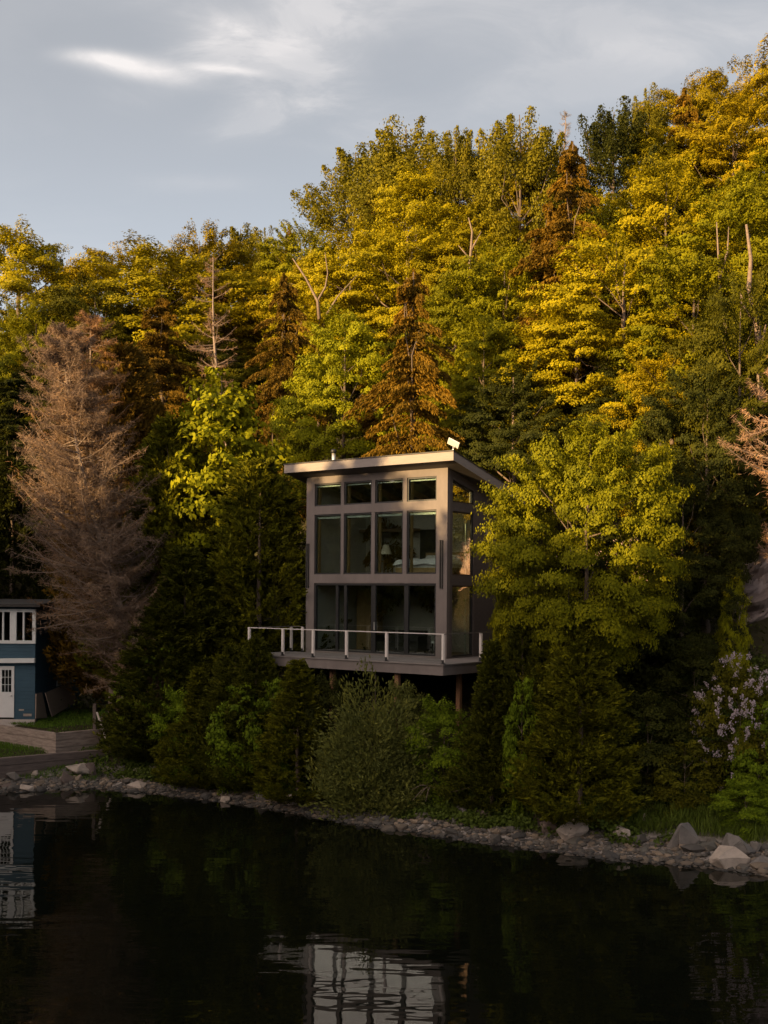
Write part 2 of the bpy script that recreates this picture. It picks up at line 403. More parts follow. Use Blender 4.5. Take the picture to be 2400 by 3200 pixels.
def cedar(seed, H=9.0, W=4.0, NF=1250, blade=.15, per=62, round_=.75):
    """dense cone of upswept flat fronds"""
    cr = Crown(seed); r = cr.r; tips = []
    ph = r.uniform(0, 6.28, 4)
    for i in range(NF):
        t = r.random() ** 1.25; a = r.uniform(0, 6.283)
        prof = (1 - t) ** round_ * smooth(np.array((t + .06) / .16)) * (1 + .20 * math.sin(2 * a + ph[0] + t * 7) + .17 * math.sin(5 * a + ph[1] - t * 13) + .10 * math.sin(9 * a + ph[2] + t * 21))
        rad = W / 2 * prof * r.uniform(.55, 1.0) ** .6 + .03; z = .02 * H + t * H * .95
        o = np.array([math.cos(a), math.sin(a), 0.]); ax = unit(o * r.uniform(.45, 1.0) + [0, 0, r.uniform(.35, .95)] + r.normal(0, .15, 3))
        L = r.uniform(.3, 1.0) * (1.1 - .5 * t); sd = unit(np.cross(ax, r.normal(size=3)))
        n = per; s = r.random(n); lat = r.uniform(-1, 1, n) * .42 * (1 - s * .75) * L
        base = np.array([o[0] * rad, o[1] * rad, z])
        p = base + ax * (s * L - .2 * L)[:, None] + sd * lat[:, None] + r.normal(0, .03, (n, 3)) - np.array([0, 0, 1]) * (s ** 2 * .1 * L)[:, None]
        cr.blades(p, ax + sd * np.sign(lat)[:, None] * .55 + r.normal(0, .25, (n, 3)), blade, .055, np.clip(r.normal(.5, .17), .05, .95))
        if i % 12 == 0: tips.append(base)
    return cr, tips

def spruce(seed, H=14.0, W=6.0, NB=190, per=560, droop=.5, blade=.18):
    """hemlock or spruce: tiers of drooping boughs hung with needles"""
    cr = Crown(seed); r = cr.r; tips = []
    for i in range(NB):
        t = r.random() ** 1.15; z0 = H * (.08 + .91 * t); a = r.uniform(0, 6.283)
        L = W / 2 * ((1 - t) ** .62 * .95 + .05) * r.uniform(.45, 1.15) * (1 + .25 * math.sin(3 * a + 9 * t + seed))
        o = np.array([math.cos(a), math.sin(a), 0.]); sd = np.array([-o[1], o[0], 0.])
        n = int(per * (.25 + L / (W / 2))); s = r.random(n) ** .7
        lat = r.uniform(-1, 1, n) * .30 * L * (1.1 - s)
        zz = z0 + L * (.16 * s - droop * s ** 2) - .35 * np.abs(lat)
        hang = r.random(n) ** 1.5 * .32
        p = o * (s * L)[:, None] + sd * lat[:, None]; p[:, 2] = zz - hang
        ax = o * .55 + sd * np.sign(lat)[:, None] * .35 + np.array([0, 0, -.75]) + r.normal(0, .3, (n, 3))
        cr.blades(p, ax, blade, .05, np.clip(r.normal(.5, .17), .05, .95))
        if i % 6 == 0: tips.append(o * L * .6 + [0, 0, z0])
    return cr, tips

def plume(seed, H=4.2, W=4.4, NS=230, leaf=.075, per=105):
    """willow shrub: soft rising plumes of fine leaves"""
    cr = Crown(seed); r = cr.r; tips = []
    for i in range(NS):
        d = unit(np.abs(r.normal(size=3)) * [r.choice([-1, 1]), r.choice([-1, 1]), 1]); rad = r.uniform(.35, 1) ** .6
        c = np.array([d[0] * rad * W / 2 * .9, d[1] * rad * W / 2 * .9, H * (.04 + .9 * d[2] * rad * r.uniform(.6, 1))])
        ax = unit(np.array([d[0], d[1], .55 + r.normal(0, .25)])); L = r.uniform(.35, .75); n = per
        s = r.uniform(-1, 1, n); q = r.normal(0, .16, (n, 3))
        p = c + ax * (s * L)[:, None] + q * (1.3 - s * .6)[:, None] - np.array([0, 0, .25]) * ((s + 1) ** 2 * L * .25)[:, None]
        cr.blades(p, ax + r.normal(0, .45, (n, 3)), leaf * 2.1, leaf * .7, np.clip(r.normal(.5, .17), .05, .95)); tips.append(c)
    return cr, tips

def trunk_mesh(name, seed, H, r0, tips=(), lean=(0, 0), nl=14, mat='bark', top=.9, start=.2):
    r = np.random.default_rng(seed); mb = MB(); pts = []; rad = []
    for i in range(9):
        t = i / 8; w_ = .025 * H * t
        pts.append((lean[0] * H * t + r.normal(0, .18) * w_, lean[1] * H * t + r.normal(0, .18) * w_, -.5 + (top * H + .5) * t)); rad.append(r0 * (1 - .88 * t) * (1.35 if i == 0 else 1))
    mb.tube(pts, rad, 8)
    tips = list(tips); r.shuffle(tips)
    for c in tips[:nl]:
        zb = min(max(H * start, c[2] - H * r.uniform(.10, .26)), H * top * .95); t = (zb + .5) / (top * H + .5)
        b = Vector((lean[0] * H * t, lean[1] * H * t, zb)); c = Vector(c); m_ = (b + c) / 2 + Vector((0, 0, -.06 * (c - b).length)) + Vector(r.normal(0, .08 * (c - b).length, 3))
        rr = max(.02, r0 * (1 - .85 * t) * .45)
        mb.tube([b, m_, c], [rr, rr * .65, rr * .25], 5, cap=False)
    o = mb.build(name, M[mat]); me = o.data; bpy.data.objects.remove(o)
    return me

def dead_conifer(seed, H=15.0, W=5.4, lean=(0, 0), NB=150, twigs=95, zmin=.16, wild=.5, asym=.32):
    """bare conifer: trunk and boughs (one mesh), and the haze of fine dead twigs"""
    cr = Crown(seed); r = cr.r; mb = MB(); pts = []; rad = []
    cx = lambda t: np.array([lean[0] * H * t + .012 * H * math.sin(t * 7), lean[1] * H * t, -.5 + (H + .5) * t])
    for i in range(12):
        t = i / 11; pts.append(cx(t)); rad.append(.19 * (1 - .9 * t))
    mb.tube(pts, rad, 8)
    for i in range(NB):
        t = zmin + (1 - zmin) * r.random() ** 1.05; a = r.uniform(0, 6.283); o = np.array([math.cos(a), math.sin(a), 0.]); sd = np.array([-o[1], o[0], 0.])
        tt = (t - zmin) / (1 - zmin); L = W / 2 * (.05 + .95 * min(1, .55 + 1.8 * tt) * min(1, (1 - tt) / .5) ** .48) * r.uniform(.45, 1.08); b = cx(t); L *= 1 - asym * o[0] * (1 - tt)
        dr = r.uniform(-.35, .55); up_ = r.uniform(.0, .7); sw = r.uniform(-.4, .4); f = lambda s: b + o * L * s + sd * (sw * L * s * s) + np.array([0, 0, L * (.10 * s - dr * s + up_ * s ** 2.2)])
        path = [f(s) for s in (0, .3, .6, .85, 1)]; r0 = .018 + .018 * (1 - t)
        mb.tube(path, [r0 * 1.3, r0, r0 * .7, r0 * .45, r0 * .2], 4, cap=False)
        n = twigs; s = r.uniform(.15, 1.05, n); base = np.stack([f(x) for x in s])
        sg = r.choice([-1, 1], n); Lt = L * .42 * (1.15 - s) * r.uniform(.3, 1, n) + .10
        ax = o * .6 + sd * sg[:, None] * .8 + r.normal(0, wild, (n, 3))
        ax /= np.linalg.norm(ax, axis=1, keepdims=True); q = r.random(n)
        p = base + ax * (Lt * q)[:, None] + r.normal(0, .03, (n, 3))
        cr.blades(p, ax + r.normal(0, wild * 1.5, (n, 3)), .24, .015, np.full(n, np.clip(r.normal(.5, .2), .05, .95)))
    ob = mb.build('trunk', M['twig']); me = ob.data; bpy.data.objects.remove(ob)
    return me, cr

# ------------------------------------------------------------------ tree prototypes
PROTO = {}
def reg(key, H, W, crown_mesh, trunk_me): PROTO.setdefault(key, []).append((H, W, crown_mesh, trunk_me))
for k, kw in enumerate([dict(), dict(NS=230, size=(.55, 1.2)), dict(NS=300, size=(.45, .95), peak=.25), dict(NS=260, droop=.2, flat=.8), dict(NS=280, peak=.35)]):
    cr, tips = maple(20 + k, **kw); reg('maple', 12, 9, cr.mesh('maple_crown', M['leaf']), trunk_mesh('maple_trunk', k, 12, .21, tips, mat='birch' if k == 3 else 'bark'))
for k in range(3):
    cr, tips = upright(40 + k, NS=[110, 90, 125][k]); reg('poplar', 14, 7, cr.mesh('poplar_crown', M['leaf']), trunk_mesh('poplar_trunk', 10 + k, 14, .2, tips, nl=22))
for k in range(6):
    cr, tips = cedar(60 + k, round_=[.62, .5, .7, .55, 1.0, 1.15][k]); reg('cedar', 9, 4, cr.mesh('cedar_crown', M['needle']), trunk_mesh('cedar_trunk', 20 + k, 9, .12, tips, nl=4))
for k in range(3):
    cr, tips = spruce(80 + k, droop=[.5, .65, .4][k]); reg('spruce', 14, 6, cr.mesh('spruce_crown', M['needle']), trunk_mesh('spruce_trunk', 30 + k, 14, .18, tips, nl=18, top=.98))
cr, tips = maple(89, H=10, W=8, NS=430, leaf=.046, per=1400, size=(.38, .78), droop=.22, flat=1.1, low=.27); reg('round', 10, 8, cr.mesh('maple_crown', M['leaf']), trunk_mesh('maple_trunk', 39, 10, .17, tips, nl=24))
cr, tips = maple(90, H=9, W=5, NS=260, leaf=.085, per=400, size=(.36, .72), peak=.45, droop=.5, low=.06); reg('lime', 9, 5, cr.mesh('lime_crown', M['leaf']), trunk_mesh('lime_trunk', 40, 9, .1, tips, nl=16))
cr, tips = maple(91, H=5, W=4, NS=120, leaf=.075, per=420, size=(.4, .75), droop=.5, low=.0); reg('bush', 5, 4, cr.mesh('bush_leaves', M['leaf']), trunk_mesh('bush_stems', 41, 5, .05, tips, nl=16, start=.02))
cr, tips = maple(92, H=5, W=4, NS=110, leaf=.055, per=650, size=(.4, .8), droop=.3, low=.0); reg('bush', 5, 4, cr.mesh('bush_leaves', M['leaf']), trunk_mesh('bush_stems', 42, 5, .05, tips, nl=16, start=.02))
cr, tips = plume(93); reg('willow', 4.2, 4.4, cr.mesh('willow_leaves', M['leaf']), trunk_mesh('willow_stems', 43, 4.2, .05, tips, nl=24, start=.02))

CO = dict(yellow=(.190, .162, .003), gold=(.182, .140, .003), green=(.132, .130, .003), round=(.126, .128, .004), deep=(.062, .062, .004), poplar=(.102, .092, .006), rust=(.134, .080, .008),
          brown=(.108, .066, .008), cedar=(.054, .059, .005), olive=(.086, .088, .005), lime=(.165, .170, .005), willow=(.110, .120, .030), fresh=(.092, .132, .007), dark=(.028, .032, .005))  # dark and deep put the shade on many trees into the leaf colour
NAMES = dict(maple='maple_tree', round='maple_tree', poplar='poplar_tree', cedar='cedar_tree', spruce='spruce_tree', lime='lime_tree', bush='bush', willow='willow_shrub')

def plant(kind, x, ytop, W, colour, label, H=None, Y=None, var=None, D=1.0, group=None, cat=None, Dx=0):
    """a tree whose top stands at photo point (x, ytop); on the slope its distance follows from its height"""
    px, py = x * DS, ytop * DS; u, w = ray(px, py)
    if Y is None:
        Ys = np.arange(36, 150, .25); z = HC + w * Ys; g = hgt(u * Ys, Ys); d = z - g - H
        i = int(np.argmax(d < 0)) if (d < 0).any() else 200
        Y = float(Ys[i])
    X = u * Y; g = hz(X, Y); Ht = HC + w * Y - g
    Wm = W * DS * Y / F * dict(maple=1.62, poplar=1.38, spruce=1.5, cedar=1.25, lime=1.25, round=1.0).get(kind, 1.05)
    ps = PROTO[kind]; H0, W0, cm, tm = ps[(var if var is not None else rng.integers(len(ps))) % len(ps)]
    t = thing(NAMES[kind], label, cat or ('shrub' if kind in ('bush', 'willow') else 'tree'), (X, Y, g - .1), float(rng.uniform(0, 6.28)) if D == 1.0 else 0.0, group)
    t.scale = (Wm / W0, Wm / W0 * D, (Ht + .1) / H0)
    c = link('foliage' if kind in ('bush', 'willow') else 'crown', cm, t); k = CO[colour]; c.color = (*k, 1)
    link('stems' if kind in ('bush', 'willow') else 'trunk', tm, t)
    return t

G_RIDGE = 'trees on the skyline of the hill'; G_SLOPE = 'trees on the wooded slope behind the house'; G_SHORE = 'cedars and shrubs along the shore'
T = [
 # kind, x, ytop, width (photo px at 1659 wide), colour, H, label, variant
 ('maple', 40, 462, 250, 'yellow', 15, 'tall pointed yellow green tree at the left edge of the photo', G_RIDGE, 4),
 ('poplar', 132, 528, 60, 'dark', 12, 'small dark tuft of a tree in the notch of the skyline', G_RIDGE, 0),
 ('maple', 265, 512, 210, 'gold', 13, 'flat topped olive tree on the skyline just right of the notch', G_RIDGE, 0),
 ('maple', 430, 478, 170, 'gold', 14, 'rounded amber tree on the skyline above the grey dead spire', G_RIDGE, 2),
 ('poplar', 520, 455, 130, 'poplar', 14, 'open crowned tree with sky showing through above the golden maple', G_RIDGE, 1),
 ('poplar', 578, 470, 60, 'poplar', 14, 'slim olive tree between the open crowned tree and the tiny spruce tip', G_RIDGE, 2),
 ('spruce', 625, 482, 60, 'brown', 12, 'tiny dark spruce tip poking above the low skyline', G_RIDGE, 0),
 ('maple', 670, 464, 170, 'green', 13, 'light green tree at the foot of the tall skyline step', G_RIDGE, 3),
 ('maple', 350, 552, 330, 'yellow', 12, 'broad bright yellow maple left of the grey dead spire', G_SLOPE, 1),
 ('maple', 560, 512, 210, 'yellow', 12, 'golden maple right of the grey dead spire', G_SLOPE, 2),
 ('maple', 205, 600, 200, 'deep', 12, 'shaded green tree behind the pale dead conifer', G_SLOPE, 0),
 ('maple', 630, 560, 170, 'gold', 11, 'golden green tree behind the forked bare branches', G_SLOPE, 3),
 ('poplar', 768, 284, 190, 'poplar', 16, 'leftmost tall poplar of the high skyline with sky gaps', G_RIDGE, 1),
 ('poplar', 880, 230, 210, 'poplar', 16, 'big spiky crowned poplar second along the high skyline', G_RIDGE, 2),
 ('poplar', 985, 228, 140, 'poplar', 16, 'narrow poplar with see through top between two bigger poplars', G_RIDGE, 1),
 ('poplar', 1125, 188, 190, 'poplar', 16, 'spiky poplar standing alone above the middle of the skyline', G_RIDGE, 0),
 ('poplar', 1325, 192, 170, 'dark', 14, 'dark tree with white sky gaps low in its crown', G_RIDGE, 1),
 ('poplar', 1402, 162, 90, 'poplar', 14, 'slender spire shaped tree on the high skyline', G_RIDGE, 2),
 ('maple', 1500, 142, 190, 'gold', 13, 'flat layered amber tree on the highest part of the skyline', G_RIDGE, 0),
 ('maple', 1612, 122, 210, 'gold', 13, 'amber tree at the top right corner of the woods', G_RIDGE, 1),
 ('spruce', 1478, 185, 130, 'rust', 13, 'rust orange spruce just under the highest skyline', G_SLOPE, 1),
 ('maple', 1585, 225, 230, 'gold', 12, 'amber maple under the top right corner', G_SLOPE, 3),
 ('maple', 1400, 250, 200, 'yellow', 12, 'yellow maple below the slender spire shaped tree', G_SLOPE, 2),
 ('maple', 1645, 300, 170, 'green', 11, 'feathery light green tree at the right edge', G_SLOPE, 4),
 ('maple', 1150, 286, 170, 'gold', 12, 'layered amber maple below the lone spiky poplar', G_SLOPE, 0),
 ('maple', 1042, 298, 190, 'green', 12, 'green maple below the narrow see through poplar', G_SLOPE, 2),
 ('maple', 935, 365, 210, 'yellow', 12, 'pale yellow maple in front of the big spiky poplar', G_SLOPE, 1),
 ('spruce', 808, 400, 140, 'rust', 12, 'small orange conifer below the leftmost tall poplar', G_SLOPE, 2),
 ('spruce', 1235, 300, 240, 'rust', 16, 'large feathery orange conifer high in the middle of the slope', G_SLOPE, 0),
 ('spruce', 1190, 430, 190, 'rust', 13, 'orange conifer lower left of the large feathery one', G_SLOPE, 2),
 ('maple', 755, 480, 220, 'yellow', 12, 'bright maple right of the bare forked branches', G_SLOPE, 0),
 ('maple', 880, 450, 220, 'yellow', 12, 'glowing maple above the rusty spruce behind the house', G_SLOPE, 3),
 ('maple', 1030, 425, 190, 'yellow', 11, 'yellow maple behind the dead grey snag in mid slope', G_SLOPE, 4),
 ('maple', 1090, 520, 200, 'green', 11, 'green maple left of the lower orange conifer', G_SLOPE, 0),
 ('maple', 1300, 420, 210, 'green', 12, 'green maple right of the large orange conifer', G_SLOPE, 4),
 ('maple', 1440, 340, 260, 'yellow', 13, 'wide yellow maple in the upper right woods', G_SLOPE, 1),
 ('maple', 1570, 385, 240, 'green', 12, 'green maple above the barked white snag', G_SLOPE, 0),
 ('maple', 1350, 500, 290, 'yellow', 12, 'big yellow maple in the middle of the right hand slope', G_SLOPE, 3),
 ('maple', 1500, 520, 260, 'green', 12, 'dense green maple left of the white snag', G_SLOPE, 2),
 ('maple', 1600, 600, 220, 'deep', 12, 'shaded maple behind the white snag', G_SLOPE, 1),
 ('maple', 985, 560, 210, 'green', 11, 'light green maple just right of the rusty spruce tip', G_SLOPE, 2),
 ('maple', 1250, 640, 260, 'yellow', 10, 'yellow maple above the round maple beside the house', G_SLOPE, 0),
 ('maple', 1430, 735, 190, 'gold', 9, 'small amber maple with low branches in the shaded gap', G_SLOPE, 2),
 ('maple', 1045, 660, 190, 'green', 10, 'green maple in half shade above the roof corner', G_SLOPE, 4),
 ('maple', 1110, 770, 210, 'dark', 9, 'shaded maple directly above the white dish', G_SLOPE, 3),  # this and the next two: gap shade put into the leaf colour
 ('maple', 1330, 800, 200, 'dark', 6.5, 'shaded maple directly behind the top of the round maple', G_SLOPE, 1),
 ('maple', 1530, 780, 210, 'dark', 10, 'shaded maple above the rock cliff', G_SLOPE, 0),
 ('maple', 690, 600, 150, 'yellow', 10, 'yellow green maple right behind the forked bare branches', G_SLOPE, 4),
 ('spruce', 615, 585, 190, 'brown', 14, 'dark rusty hemlock with ragged tiers left of the light green tree', G_SLOPE, 1),
 ('maple', 745, 650, 210, 'lime', 12, 'fresh light green tree above the left end of the roof', G_SLOPE, 4),
 ('spruce', 840, 745, 190, 'rust', 8.5, 'lower rusty spruce spreading left of the pointed one behind the house', G_SLOPE, 1),
 ('spruce', 893, 575, 250, 'rust', 15, 'rusty spruce with pointed tip directly behind the house', G_SLOPE, 0),
 ('maple', 80, 640, 150, 'green', 12, 'mid green tree filling the left edge above the dead conifer', G_SLOPE, 0),
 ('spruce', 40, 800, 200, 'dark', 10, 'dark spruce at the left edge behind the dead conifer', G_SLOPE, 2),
 ('spruce', 350, 640, 170, 'brown', 12, 'rusty brown spruce below the broad yellow maple', G_SLOPE, 2),
 ('spruce', 470, 610, 150, 'brown', 11, 'brown thin spruce at the foot of the grey dead spire', G_SLOPE, 0),
 ('maple', 460, 700, 190, 'deep', 9, 'shaded tree behind the young lime tree', G_SLOPE, 3),
 ('maple', 20, 700, 150, 'yellow', 9, 'sunlit low tree at the left edge beside the dead conifer', G_SLOPE, 0),
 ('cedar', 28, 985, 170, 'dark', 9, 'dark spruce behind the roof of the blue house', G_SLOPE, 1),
]
for (k, x, y, W, c, H, lab, grp, var) in T: plant(k, x, y, W, c, lab, H=H, var=var, group=grp)

# trees and shrubs nearer the water, each at its own distance
S = [
 ('lime', 480, 742, 265, 'lime', 47.5, 'young lime tree with large bright drooping leaves', 0, 1.0, None),
 ('cedar', 262, 735, 230, 'brown', 48.5, 'rust brown cedar right behind the pale dead conifer', 1, 1.0, G_SHORE),
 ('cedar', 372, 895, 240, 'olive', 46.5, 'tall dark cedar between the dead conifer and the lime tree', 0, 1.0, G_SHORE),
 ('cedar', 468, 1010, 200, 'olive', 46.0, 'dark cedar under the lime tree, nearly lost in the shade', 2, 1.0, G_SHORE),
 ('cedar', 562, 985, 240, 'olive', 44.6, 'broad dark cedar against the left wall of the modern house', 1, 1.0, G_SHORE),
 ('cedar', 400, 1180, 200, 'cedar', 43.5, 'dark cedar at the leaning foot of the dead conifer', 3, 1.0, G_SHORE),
 ('round', 1270, 882, 450, 'round', 35.2, 'big round sunlit maple overlapping the right wall of the house', 3, .9, None),
 ('maple', 1475, 985, 170, 'dark', 37.8, 'shaded maple between the round maple and the rock cliff', 0, 1.0, None),
 ('cedar', 1196, 1200, 165, 'olive', 34.4, 'tallest cedar on the shore, in front of the round maple', 5, 1.0, G_SHORE),
 ('cedar', 1255, 1292, 225, 'olive', 33.2, 'wide cedar skirted to the rocks, right of the tallest shore cedar', 4, 1.0, G_SHORE),
 ('cedar', 1065, 1380, 160, 'cedar', 34.7, 'cedar just right of the deck corner', 5, 1.0, G_SHORE),
 ('cedar', 1130, 1330, 130, 'cedar', 34.6, 'slim cedar squeezed behind the deck corner cedar', 1, 1.0, G_SHORE),
 ('cedar', 645, 1422, 170, 'olive', 37.6, 'cedar poking up at the deck edge under the second railing post', 4, 1.0, G_SHORE),
 ('cedar', 555, 1375, 150, 'cedar', 39.2, 'cedar hiding the left end of the deck', 2, 1.0, G_SHORE),
 ('cedar', 505, 1392, 130, 'cedar', 39.9, 'slim cedar at the outer corner of the deck railing', 1, 1.0, G_SHORE),
 ('bush', 590, 1470, 120, 'fresh', 38.3, 'leafy bush filling the gap between the two deck edge cedars', 0, .8, G_SHORE),
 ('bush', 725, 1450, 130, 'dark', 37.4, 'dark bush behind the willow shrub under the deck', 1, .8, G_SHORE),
 ('bush', 880, 1462, 130, 'willow', 36.5, 'grey leaved bush at the right shoulder of the willow shrub', 1, .8, G_SHORE),
 ('cedar', 430, 1440, 150, 'olive', 40.4, 'low amber tipped cedar between two leafy bushes', 5, 1.0, G_SHORE),
 ('cedar', 350, 1300, 200, 'cedar', 43.0, 'dark cedar beside the blue house yard', 3, 1.0, G_SHORE),
 ('willow', 812, 1424, 280, 'willow', 35.9, 'grey green willow shrub below the middle of the deck', 0, .62, G_SHORE),
 ('bush', 960, 1500, 150, 'fresh', 35.4, 'dark leafy bush between the willow shrub and the deck post', 1, .7, G_SHORE),
 ('bush', 345, 1372, 190, 'fresh', 43.2, 'tall broad leaved bush beside the wooden steps', 0, .8, G_SHORE),
 ('bush', 520, 1480, 150, 'fresh', 39.0, 'bright leafy bush left of the deck edge cedar', 0, .8, G_SHORE),
 ('bush', 395, 1480, 120, 'fresh', 40.6, 'leafy bush under the low amber tipped cedar', 1, .8, G_SHORE),
 ('bush', 1128, 1470, 90, 'fresh', 33.6, 'small bright leaved bush between the shore cedars', 0, .8, G_SHORE),
 ('bush', 1600, 1418, 180, 'deep', 32.6, None, 1, .8, G_SHORE),
 ('bush', 1640, 1520, 130, 'fresh', 32.0, 'light leaved bush below the lilac at the right edge', 0, .8, G_SHORE),
 ('bush', 1480, 1600, 150, 'deep', 32.6, 'low green bush on the bank below the lilac', 0, .7, G_SHORE),
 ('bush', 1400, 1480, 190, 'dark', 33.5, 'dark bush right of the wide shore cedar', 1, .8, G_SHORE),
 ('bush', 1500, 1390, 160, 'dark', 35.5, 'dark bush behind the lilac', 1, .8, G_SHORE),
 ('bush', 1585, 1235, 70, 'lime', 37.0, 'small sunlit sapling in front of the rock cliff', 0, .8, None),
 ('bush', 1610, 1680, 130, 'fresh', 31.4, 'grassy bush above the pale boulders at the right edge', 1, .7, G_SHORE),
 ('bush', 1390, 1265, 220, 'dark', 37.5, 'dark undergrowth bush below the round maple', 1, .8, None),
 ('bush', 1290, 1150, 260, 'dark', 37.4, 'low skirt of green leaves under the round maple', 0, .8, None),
 ('bush', 1115, 1130, 110, 'green', 36.8, 'leafy sapling touching the right wall of the house', 0, .8, None),
]
for (k, x, y, W, c, Y, lab, var, D, grp) in S:
    if lab is None:
        lab = 'lilac bush with pale mauve flower heads on the right bank'
        t = plant(k, x, y, W, c, lab, Y=Y, var=var, D=D, cat='shrub'); t.name = 'lilac_bush'
        cr = Crown(5); r = cr.r
        for i in range(120):
            d = unit(r.normal(size=3) * [1, 1, .8] + [-.2, -.7, .55]); b = np.array([d[0] * 2.0, d[1] * 2.0, 2.6 + 2.35 * d[2]]) * r.uniform(.92, 1.04)
            n = 34; s = r.random(n); p = b + np.array([d[0] * .30, d[1] * .25, .13]) * s[:, None] + r.normal(0, .06, (n, 3)) * (1.2 - s)[:, None]
            cr.leaves(p, r.normal(size=(n, 3)) + d, .035, .8, .5)
        f = link('blossoms', cr.mesh('lilac_blossoms', M['blossom']), t); f.color = (.32, .265, .28, 1)
    else: plant(k, x, y, W, c, lab, Y=Y, var=var, D=D, group=grp)

# dead conifers and snags
def dead(label, top, foot, Y, W, seed, col, NB=150, twigs=95, zmin=.16, name='dead_conifer'):
    a = at(foot[0] * DS, foot[1] * DS, Y); b = at(top[0] * DS, top[1] * DS, Y); g = hz(a.x, Y)
    k = (b.x - a.x) / (b.z - a.z); X0 = a.x + k * (g - a.z); H = b.z - g
    tm, cr = dead_conifer(seed, H, W, ((b.x - X0) / H, .0), NB, twigs, zmin)
    t = thing(name, label, 'tree', (X0, Y, g)); link('trunk', tm, t); c = link('twigs', cr.mesh('dead_twigs', M['needle']), t); c.color = (*col, 1)
    return t
dead('large pale dead conifer leaning over the blue house', (120, 708), (262, 1330), 43.6, 5.5, 1, (.160, .112, .084), 440, 310)
dead('second bare conifer with a thin pale tip behind the leaning one', (190, 684), (215, 1100), 46.5, 5.4, 2, (.150, .088, .050), 260, 220)
dead('thin grey dead spire rising among the golden maples', (456, 556), (470, 740), 62, 3.0, 3, (.20, .13, .09), 80, 60, .3)
dead('faint leafless spire on the skyline beside the lone poplar', (1221, 243), (1222, 300), 92, 2.2, 4, (.22, .18, .15), 70, 40, .3)
dead('dead hemlock with drooping pinkish limbs at the right edge', (1690, 760), (1690, 1100), 36.5, 3.6, 6, (.24, .15, .10), 34, 200, .35)

def snag(label, Y, paths, r0, mat='birch', name='snag'):
    pts = [[at(x * DS, y * DS, Y) for x, y in p] for p in paths]; base = pts[0][0].copy()
    t = thing(name, label, 'tree', base); mb = MB(base)
    for k, p in enumerate(pts):
        rr = r0 * (1 if k == 0 else .6); mb.tube(p, [rr * (1 - .75 * i / (len(p) - 1)) for i in range(len(p))], 7)
    mb.build('trunk', M[mat], t)
snag('tall bare white trunk at the right edge of the woods', 43, [[(1652, 1000), (1645, 850), (1636, 700), (1618, 620), (1622, 560), (1612, 485)], [(1636, 700), (1604, 660), (1600, 630)], [(1640, 760), (1655, 700)]], .19)
snag('forked bare branches catching light above the light green tree', 57, [[(690, 690), (686, 650), (660, 600), (632, 558)], [(686, 650), (703, 620), (708, 590), (702, 545)], [(705, 680), (730, 640), (772, 594)]], .10)
snag('dead grey snag standing in the yellow maples in mid slope', 60, [[(1010, 620), (1016, 560), (1020, 500), (1012, 470)], [(1016, 560), (990, 530)], [(1018, 540), (1040, 500)]], .11)
snag('thin white birch trunk left of the white snag', 46, [[(1570, 720), (1556, 640), (1552, 560), (1548, 480)], [(1556, 600), (1572, 540), (1574, 490)]], .09)
snag('short sunlit white trunk above the round maple', 45, [[(1452, 960), (1450, 920), (1446, 860), (1450, 800)]], .10)

# ------------------------------------------------------------------ rocks, gravel, bank plants
import bmesh
def rock_mesh(name, sx, sy, sz, seed, mat, npt=11):
    r = np.random.default_rng(seed); bm = bmesh.new()
    for i in range(npt):
        d = r.normal(size=3); d /= np.abs(d).max() ** .6 * np.linalg.norm(d) ** .4
        bm.verts.new((d[0] * sx / 2, d[1] * sy / 2, d[2] * sz * .62 + sz * .32))
    res = bmesh.ops.convex_hull(bm, input=bm.verts)
    bmesh.ops.delete(bm, geom=[g for g in res['geom_interior'] if isinstance(g, bmesh.types.BMVert)], context='VERTS')
    e = min(sx, sz) * .04
    bmesh.ops.bevel(bm, geom=bm.edges[:], offset=e, segments=1, affect='EDGES', profile=.6)
    bmesh.ops.triangulate(bm, faces=bm.faces); bmesh.ops.subdivide_edges(bm, edges=bm.edges[:], cuts=1, use_grid_fill=True)
    for v in bm.verts: v.co += Vector(r.normal(0, .012, 3)) * min(sx, sz) * 1.2
    bmesh.ops.recalc_face_normals(bm, faces=bm.faces)
    me = bpy.data.meshes.new(name); bm.to_mesh(me); bm.free(); me.materials.append(mat); return me

